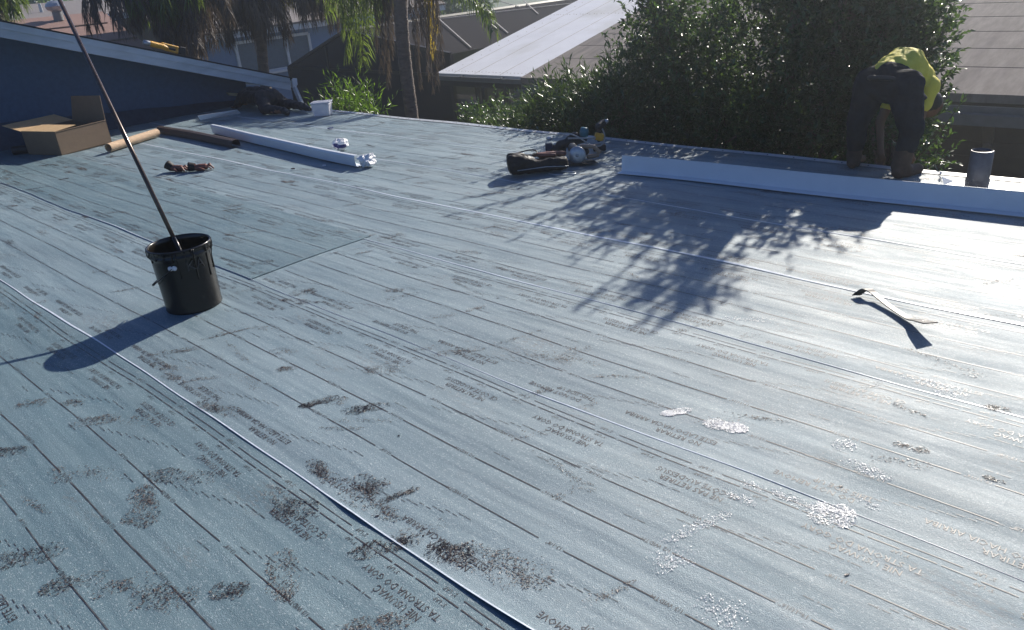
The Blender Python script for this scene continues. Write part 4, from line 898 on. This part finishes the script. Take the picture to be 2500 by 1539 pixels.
# grey roof further
gh2 = thing("grey_roofed_house", (-42, 9, -2.9), "house with weathered grey shingle roof and white eave at top left", "house")
XA2 = -34.0; a0 = ONX(40, 62, XA2); a1 = ONX(232, 42, XA2); sl = .2
zt = (a0.z + a1.z) / 2 
b = MB(); ya_, yb_ = 3.5, 16.0; XB2 = -44; zA = zt; zB2 = ONX(150, 8, XB2).z
b.slab([(XA2, ya_, zA), (XA2, yb_, zA), (XB2, yb_, zB2), (XB2, ya_, zB2)], (.2, 0, 1), .08); b.build("roof", M_GTILE, gh2)
b = MB(); b.slab([(XA2 + .03, ya_, zA - .16), (XA2 + .03, yb_, zA - .16), (XA2 + .03, yb_, zA + .05), (XA2 + .03, ya_, zA + .05)], (-1, 0, 0), .03); b.build("fascia", M_TRIM, gh2)
b = MB(); b.slab([(XA2 - .5, ya_, -2.9), (XA2 - .5, yb_, -2.9), (XA2 - .5, yb_, zA - .1), (XA2 - .5, ya_, zA - .1)], (-1, 0, 0), 8); b.build("wall", M_BRONZE, gh2)
pp = V((-38, ONX(105, 40, -38).y, zA + (XA2 + 38) * (zA - zB2) / 10 * -1)); pp.z = zA + (38 + XA2) / 10 * (zB2 - zA) + .05
b = MB(); b.lathe([(.07, 0), (.06, .35), (.05, .36), (.05, .2)], pp, 12); o = b.build("vent_pipe", M_STEEL); tag(o, "small metal pipe standing on the grey shingle roof at top left", "pipe")

# ================================================================== VEGETATION
import numpy as np
def leaf_mesh(name, base, direc, L_, W_, m, parent=None, fold=.25, roll=None, rng=None):
    """many leaves: 6-vertex folded, pointed blades"""
    n = len(base); rng = rng or np.random.default_rng(1)
    d = direc / np.linalg.norm(direc, axis=1, keepdims=True)
    up = rng.normal(0, 1, (n, 3)); up[:, 2] += 1.2
    s = np.cross(d, up); s /= np.linalg.norm(s, axis=1, keepdims=True) + 1e-9
    nn_ = np.cross(s, d)
    L_ = L_[:, None]; W_ = W_[:, None]
    tip_ = base + d * L_ - nn_ * L_ * .10
    m1 = base + d * L_ * .45
    v = np.stack([base, m1 + s * W_ / 2 + nn_ * W_ * fold, m1 + nn_ * 0, m1 - s * W_ / 2 + nn_ * W_ * fold, tip_], 1).reshape(-1, 3)
    o5 = np.arange(n)[:, None] * 5
    tri = np.stack([o5 + np.array([[0, 2, 1]]), o5 + np.array([[0, 3, 2]]), o5 + np.array([[1, 2, 4]]), o5 + np.array([[2, 3, 4]])], 1).reshape(-1, 3)
    me = bpy.data.meshes.new(name); me.vertices.add(len(v)); me.vertices.foreach_set('co', v.astype('f').ravel())
    me.loops.add(tri.size); me.loops.foreach_set('vertex_index', tri.astype('i').ravel())
    me.polygons.add(len(tri)); me.polygons.foreach_set('loop_start', (np.arange(len(tri)) * 3).astype('i'))
    me.materials.append(m); me.update(calc_edges=True); me.validate()
    o = bpy.data.objects.new(name, me); COL.objects.link(o)
    if parent: o.parent = parent; o.matrix_parent_inverse = PINV[parent.name]
    return o
def bush(name, loc, blobs, nt, per, L0, W0, m, label, cat, seed, group=None, upb=.5, trunk=True, shoots=(), spread=.9):
    """blobs: (centre, radii, weight); twigs fill each blob, denser toward its skin"""
    rng = np.random.default_rng(seed); root = thing(name, loc, label, cat, group)
    B = []; Dd = []; LL = []; tw = MB(); rr_ = random.Random(seed)
    wsum = sum(x[2] for x in blobs)
    for c, r, wt in blobs:
        k = int(nt * wt / wsum)
        u = rng.normal(0, 1, (k, 3)); u /= np.linalg.norm(u, axis=1, keepdims=True)
        rad = rng.uniform(.08, 1, (k, 1)) ** .5 * (1 + .16 * np.sin(u[:, :1] * 7 + seed) * np.sin(u[:, 2:] * 6 + seed) + rng.normal(0, .05, (k, 1)))
        p = np.array(c) + u * rad * np.array(r)
        td = u * .8 + rng.normal(0, .45, (k, 3)); td[:, 2] += upb; td /= np.linalg.norm(td, axis=1, keepdims=True)
        tl = rng.uniform(.10, .26, (k, 1)) * (L0 / .06)
        for i in range(per):
            t = (i + rng.uniform(0, 1, (k, 1))) / per
            b_ = p + td * tl * t
            dd_ = td * (.35 + .5 * t) + rng.normal(0, 1, (k, 3)) * spread * .6
            B.append(b_); Dd.append(dd_); LL.append(rng.uniform(.65, 1.15, k) * L0)
        for i in range(0, k, 6): tw.tube([V(p[i] - td[i] * .15), V(p[i] + td[i] * tl[i])], [.004, .0015], 4, cap=False)
    for a_, c_, n_ in shoots:   # long single shoots carrying leaves
        a_ = np.array(a_); c_ = np.array(c_); t = rng.uniform(.05, 1, (n_, 1)); side_ = rng.normal(0, .03, (n_, 3))
        bend = np.sin(t * pi) * np.array([[.03, .02, 0]])
        B.append(a_ + (c_ - a_) * t + bend); dd_ = (c_ - a_)[None] / np.linalg.norm(c_ - a_) * .8 + rng.normal(0, .75, (n_, 3)); Dd.append(dd_); LL.append(rng.uniform(.7, 1.1, n_) * L0)
        tw.tube([V(a_), V(a_ + (c_ - a_) * .5 + np.array([.03, .02, 0])), V(c_)], [.006, .004, .002], 5, cap=False)
    B = np.concatenate(B); Dd = np.concatenate(Dd); LL = np.concatenate(LL)
    leaf_mesh("foliage", B, Dd, LL, LL * W0 / L0, m, root, rng=rng)
    if tw.v: tw.build("twigs", M_TWIG, root)
    if trunk:
        tk = MB()
        for c, r, wt in blobs:
            c = V(c); g0 = V((loc[0] + rr_.uniform(-.15, .15), loc[1] + rr_.uniform(-.1, .1), -2.9)); mid = g0.lerp(c, .5) + V((rr_.uniform(-.2, .2), rr_.uniform(-.1, .1), 0))
            tk.tube([g0, mid, c, c + V((0, 0, r[2] * .5))], [.07, .05, .03, .012], 8)
            for _ in range(5):
                e_ = c + V((rr_.uniform(-.7, .7) * r[0], rr_.uniform(-.7, .7) * r[1], rr_.uniform(0, .7) * r[2])); tk.tube([mid.lerp(c, .6), c.lerp(e_, .5) + V((0, 0, .05)), e_], [.03, .018, .008], 6)
        tk.build("trunk", M_BARK, root)
    return root
rq = random.Random(8); FSH = []
for _ in range(34):
    x = rq.uniform(-5.4, -2.2); z = .75 + 1.0 * rq.random() if x < -4.6 or x > -2.6 else rq.uniform(1.5, 2.0); y = rq.uniform(7.5, 8.1)
    o_ = -.25 if x < -4.4 else (.22 if x > -2.7 else rq.uniform(-.2, .2)); FSH.append(((x, y, z - .3), (x + o_ * rq.uniform(.8, 1.8), y, z + rq.uniform(.15, .4)), rq.randint(22, 40)))
# the big leafy tree behind the roof edge
bush("leafy_tree", (-3.9, 8.0, -2.9), [((-3.8, 7.95, .45), (1.25, .85, 1.35), 9), ((-2.95, 7.75, 1.0), (.75, .6, 1.0), 5.5), ((-2.6, 7.7, .75), (.45, .45, .75), 2.5), ((-3.45, 7.65, 1.55), (.55, .4, .5), 2.2), ((-2.78, 7.4, 2.15), (.2, .2, .16), .4), ((-4.9, 7.85, .15), (.85, .7, 1.0), 4.5), ((-3.0, 7.45, -.3), (.95, .6, .9), 5), ((-4.1, 7.35, -.35), (1.1, .55, .85), 5), ((-5.15, 7.9, .95), (.40, .4, .6), 1.1), ((-2.55, 7.7, .3), (.42, .5, .8), 2)],
     7300, 13, .066, .030, M_LEAF, "tall dense leafy tree rising behind the roof edge and bending worker", "tree", 3,
     shoots=FSH + [((-5.3, 7.9, .6), (-5.75, 7.9, 1.25), 60), ((-5.3, 7.9, .4), (-5.95, 7.9, .85), 50), ((-5.2, 7.9, .9), (-5.4, 7.9, 1.75), 60), ((-5.6, 7.9, .0), (-6.2, 7.8, .45), 60), ((-2.3, 7.7, .6), (-2.1, 7.7, 1.1), 40), ((-2.3, 7.6, .2), (-2.05, 7.6, .5), 40), ((-3.3, 7.6, 1.9), (-3.2, 7.5, 2.6), 60)])
bush("oleander_bush", (-6.2, 7.3, -2.9), [((-5.9, 7.25, -.30), (.70, .45, .56), 5), ((-6.7, 7.25, -.62), (.6, .4, .46), 3.2), ((-5.15, 7.2, -.05), (.5, .4, .52), 3), ((-7.3, 7.3, -.72), (.4, .35, .34), 1.6), ((-6.2, 7.2, -.9), (1.4, .45, .6), 3)],
     2600, 13, .115, .020, M_OLE, "oleander bush with narrow leaves along the roof edge left of the tree", "bush", 5, spread=.8, upb=.8)
bush("young_shrub", (-2.15, 7.0, -2.9), [((-2.15, 7.0, -.05), (.22, .22, .32), 2), ((-2.35, 7.0, .10), (.2, .2, .26), 1.2)], 130, 9, .06, .024, M_LEAF, "small leafy shrub showing between and beside the bending worker's legs", "bush", 9,
     shoots=[((-2.1, 6.9, -.2), (-1.72, 6.95, .46), 40), ((-2.0, 6.9, -.2), (-1.70, 6.9, .12), 30)])
q1, q2 = ONY(845, 272, 8.6), ONY(905, 285, 8.6)
bush("bright_shrub", (q1.x, 8.6, -2.9), [(tuple(q1), (.30, .25, .20), 2), (tuple(q2), (.28, .22, .13), 1.2)], 110, 9, .16, .022, M_LEAFB, "bright green narrow leaved shrub at the foot of the palm", "bush", 12, upb=1.0, spread=.7)
q1, q2 = ONY(1160, 305, 9.6), ONY(1225, 300, 9.6)
bush("conical_shrub", (q1.x, 9.6, -2.9), [(tuple(q1), (.2, .2, .28), 1), (tuple(q2), (.2, .2, .32), 1)], 160, 12, .07, .035, M_LEAF, "small dark green shrub beside the patio posts", "bush", 14)
for i, (x, y, z, r, lb) in enumerate([(-52, 8, 1.0, 3.0, "dark hedge mass behind the grey roof, its left part"), (-52, 14, 1.4, 3.2, "dark hedge mass behind the grey roof, its right part"), (-30, 26, .6, 3.0, "distant dark tree behind the blue house roof"), (-36, 20, .5, 2.4, "distant dark tree between the blue and brown houses")]):
    bush("distant_tree", (x, y, -2.9), [((x, y, z), (r, r, r * .7), 1)], 500, 9, .42, .22, M_LEAF, lb, "tree", 40 + i, "trees behind the houses")

# palms --------------------------------------------------------------
def frond(mb, mr, pts, ln, wd, n, droop, rnd, leafw=1.0, stiff=.5):
    P = [p for p, _ in spline([(V(q), 0) for q in pts], 10)]; m_ = len(P)
    mr.tube(P[::3] + [P[-1]], [max(.004, .016 * (1 - i / (m_ / 3 + 1))) for i in range(len(P[::3]) + 1)], 5, cap=False)
    for i in range(n):
        t = (i + rnd.random()) / n; t = .06 + .94 * t; f = t * (m_ - 1); a = int(min(f, m_ - 2)); p = P[a].lerp(P[a + 1], f - a); d_ = (P[a + 1] - P[a]).normalized()
        for sg in (-1, 1):
            s_ = d_.cross(Z); s_ = s_.normalized() if s_.length > .01 else V((1, 0, 0))
            out = (s_ * sg * rnd.uniform(.4, 1.0) + d_ * rnd.uniform(.2, .7) + Z * rnd.uniform(-.2, .3)) * stiff
            l_ = ln * (.55 + .6 * sin(pi * min(1, t * .92 + .08))) * rnd.uniform(.75, 1.1)
            dn = V((rnd.gauss(0, .12), rnd.gauss(0, .12), -1)) * droop
            p1 = p + (out + dn * .35).normalized() * l_ * .4; p2 = p1 + (out * .45 + dn).normalized() * l_ * .35; p3 = p2 + (out * .2 + dn * 1.2).normalized() * l_ * .3
            w_ = d_ * wd * .5 * leafw * rnd.uniform(.7, 1.2) + V((rnd.gauss(0, .2), rnd.gauss(0, .2), 0)) * wd * .6
            mb.add([p - w_ * .5, p + w_ * .5, p1 + w_, p1 - w_, p2 + w_ * .8, p2 - w_ * .8, p3], [(0, 1, 2, 3), (3, 2, 4, 5), (5, 4, 6)])
def palm(loc, trunk_pts, rad, fronds, label, seed, name="queen_palm"):
    root = thing(name, loc, label, "palm tree", None); rnd = random.Random(seed)
    b = MB(); P = [p for p, _ in spline([(V(q), 0) for q in trunk_pts], 14)]
    rs_ = [rad * (1.0 + (.07 if i % 2 else 0) + .25 * max(0, 1 - i / 8)) for i in range(len(P))]
    b.tube(P, rs_, 14); b.build("trunk", M_BARK, root, sm=True)
    for pts, m, ln, n, dr_, stf in fronds:
        lb = MB(); rb = MB(); frond(lb, rb, pts, ln, .027, int(n * 1.25), dr_, rnd, 1.0, stf)
        o = lb.build("frond", m, root); rb.build("rachis", M_TWIG if m is not M_PALMD else M_PALMD, o)
    return root
def PX(lst, y): return [ONY(px, py, y + dy_) for px, py, dy_ in [(q + (0,))[:3] for q in lst]]
# palm in front of the enclosure, trunk at x~990
Y2 = 9.2
c2 = ONY(972, -170, Y2)
tr = [V((ONY(1006, 285, Y2).x, Y2, -2.9)), ONY(1006, 285, Y2), ONY(985, 120, Y2), ONY(974, -60, Y2), c2]
fr = []
def F(lst, m, ln=.55, n=46, dr_=1.0, stf=.5, y=Y2): fr.append((PX(lst, y), m, ln, n, dr_, stf))
F([(980, -170), (1080, -120), (1160, -40), (1205, 75)], M_PALMG, .42, 70, .7, .9)
F([(980, -170), (1060, -90), (1130, -20), (1195, 30, .2)], M_PALMG, .42, 60, .6, .9)
F([(980, -170), (1090, -170), (1180, -110), (1215, -20, .1)], M_PALMG, .42, 60, .7, .8)
for a_, c_ in (((900, -120), (845, 130)), ((880, -60), (835, 70)), ((890, -110), (870, 100)), ((930, -60), (905, 60)), ((860, -130), (800, 30)), ((910, -40), (885, 150)), ((860, -90), (820, 0)), ((935, -90), (925, 20)), ((850, -100), (845, 60)), ((900, -150), (780, -20))):
    F([(970, -170), a_ + (random.uniform(-.4, .4),), ((a_[0] + c_[0]) / 2 - 8, (a_[1] + c_[1]) / 2 - 12), c_ + (random.uniform(-.3, .3),)], M_PALMG, .50, 66, .9, .6)
for a_, c_, m_, l_ in (((1040, -90), (1058, 130), M_PALMY, .30), ((1030, -90), (1066, 60), M_PALMY, .36), ((1035, -80), (1044, 180), M_PALMD, .42), ((1050, -90), (1066, 200), M_PALMD, .34), ((1040, -60), (1056, 215), M_PALMD, .3), ((1020, -60), (1035, 90), M_PALMD, .42), ((1010, -60), (1022, 160), M_PALMD, .34),
                   ((940, -80), (930, 160), M_PALMD, .42), ((950, -60), (945, 200), M_PALMD, .34), ((930, -90), (915, 110), M_PALMD, .42), ((960, -60), (955, 130), M_PALMD, .3), ((990, -60), (1028, 215), M_PALMD, .22), ((945, -60), (938, 120), M_PALMD, .4), ((1055, -80), (1078, 150), M_PALMD, .3)):
    F([(975, -170), a_, ((a_[0] + c_[0]) / 2, (a_[1] + c_[1]) / 2 - 10, random.uniform(-.1, .1)), c_], m_, l_, 64, 1.3, .28)
palm((tr[0].x, Y2, -2.9), tr, .115, fr, "palm with green and orange brown hanging fronds left of the white roof", 21)
# palms behind the gable with dead skirts
def skirt_palm(px_t, X, seed, label, top, spread, greens, browns, rad=.15, px_b=None):
    y = ONX(px_t, 180, X).y; px_b = px_b or px_t + 20
    t0 = ONX(px_b, 215, X); c_ = ONX(px_t - 20, top, X)
    tr_ = [V((t0.x, t0.y, -2.9)), t0, ONX(px_t, 60, X), c_]; fl_ = []; rnd = random.Random(seed)
    ext = greens + browns + [(a_ + rnd.uniform(-28, 28), b_ + rnd.uniform(-30, 12), m_, l_ * .9) for a_, b_, m_, l_ in greens + browns for _ in (0, 1)]
    for gx_, gy_, m_, l_ in ext:
        e_ = ONX(gx_, gy_, X + rnd.uniform(-.5, .8)); mid = c_.lerp(e_, .45) + V((rnd.uniform(-.3, .3), 0, .42 + .15 * abs(e_.y - c_.y))); m3 = c_.lerp(e_, .8) + V((0, (e_.y - c_.y) * .15, .30))
        fl_.append(([c_, mid, m3, e_], m_, l_ * 1.15, 74, 1.3 if m_ is M_PALMD else 1.0, .28 if m_ is M_PALMD else .45))
    return palm((t0.x, t0.y, -2.9), tr_, rad, fl_, label, seed)
skirt_palm(635, -15.0, 31, "palm with pale trunk and shaggy dead skirt before the blue house window", -90, 1,
           [(700, 0, M_PALMY, .45), (800, -20, M_PALMG, .5)],
           [(600, 40, M_PALMD, .6), (560, 90, M_PALMD, .5), (540, 20, M_PALMD, .6), (660, 60, M_PALMD, .6), (700, 90, M_PALMD, .45), (740, 40, M_PALMD, .55), (790, 20, M_PALMD, .6), (820, 60, M_PALMD, .4), (625, 90, M_PALMD, .5), (680, 20, M_PALMD, .6), (585, -10, M_PALMD, .6), (735, -10, M_PALMD, .6), (650, -10, M_PALMD, .6), (610, 70, M_PALMD, .5), (560, 50, M_PALMD, .55), (770, 0, M_PALMD, .6)], rad=.105, px_b=650)
skirt_palm(455, -14.0, 33, "palm with dense dark green and grey brown skirt behind the rake board", -120, 1,
           [(360, 30, M_PALMG, .6), (400, 10, M_PALMG, .6), (320, 10, M_PALMG, .5), (430, 20, M_PALMG, .6), (480, 0, M_PALMG, .6), (380, -20, M_PALMG, .6), (345, -10, M_PALMG, .6)],
           [(240, 55, M_PALMD, .36), (300, 60, M_PALMD, .45), (420, 100, M_PALMD, .5), (470, 110, M_PALMD, .5), (520, 100, M_PALMD, .45), (500, 60, M_PALMD, .6), (440, 70, M_PALMD, .6), (550, 40, M_PALMD, .5), (400, 70, M_PALMD, .5), (340, 60, M_PALMD, .4), (530, 0, M_PALMD, .6), (480, 20, M_PALMD, .6), (440, 0, M_PALMD, .6), (490, 120, M_PALMD, .4)], rad=.2, px_b=470)
skirt_palm(-60, -16.0, 35, "palm whose frosty frond tip hangs into the top left corner", -200, 1, [(20, 20, M_PALMG, .5), (-10, 40, M_PALMG, .5), (35, -10, M_PALMG, .5), (-30, 10, M_PALMG, .5)], [(0, 50, M_PALMD, .3)])

# ================================================================== HAZE (added volume imitating the lens veil towards the sun)
bm = bmesh.new(); bmesh.ops.create_cube(bm, size=1.0); me = bpy.data.meshes.new("glare_haze"); bm.to_mesh(me); bm.free()
hz = bpy.data.objects.new("glare_haze", me); COL.objects.link(hz); hz.location = (-50, 50, 4.0); hz.scale = (345, 345, 16.0); hz['kind'] = 'stuff'
hm = bpy.data.materials.new("veil_volume"); hm.use_nodes = True; ht = hm.node_tree; ht.nodes.remove(ht.nodes["Principled BSDF"])
pv = ht.nodes.new("ShaderNodeVolumePrincipled"); pv.inputs['Density'].default_value = 0.0046; pv.inputs['Color'].default_value = (.88, .95, 1, 1); pv.inputs['Anisotropy'].default_value = 0.8
ht.links.new(pv.outputs[0], ht.nodes["Material Output"].inputs['Volume']); me.materials.append(hm)
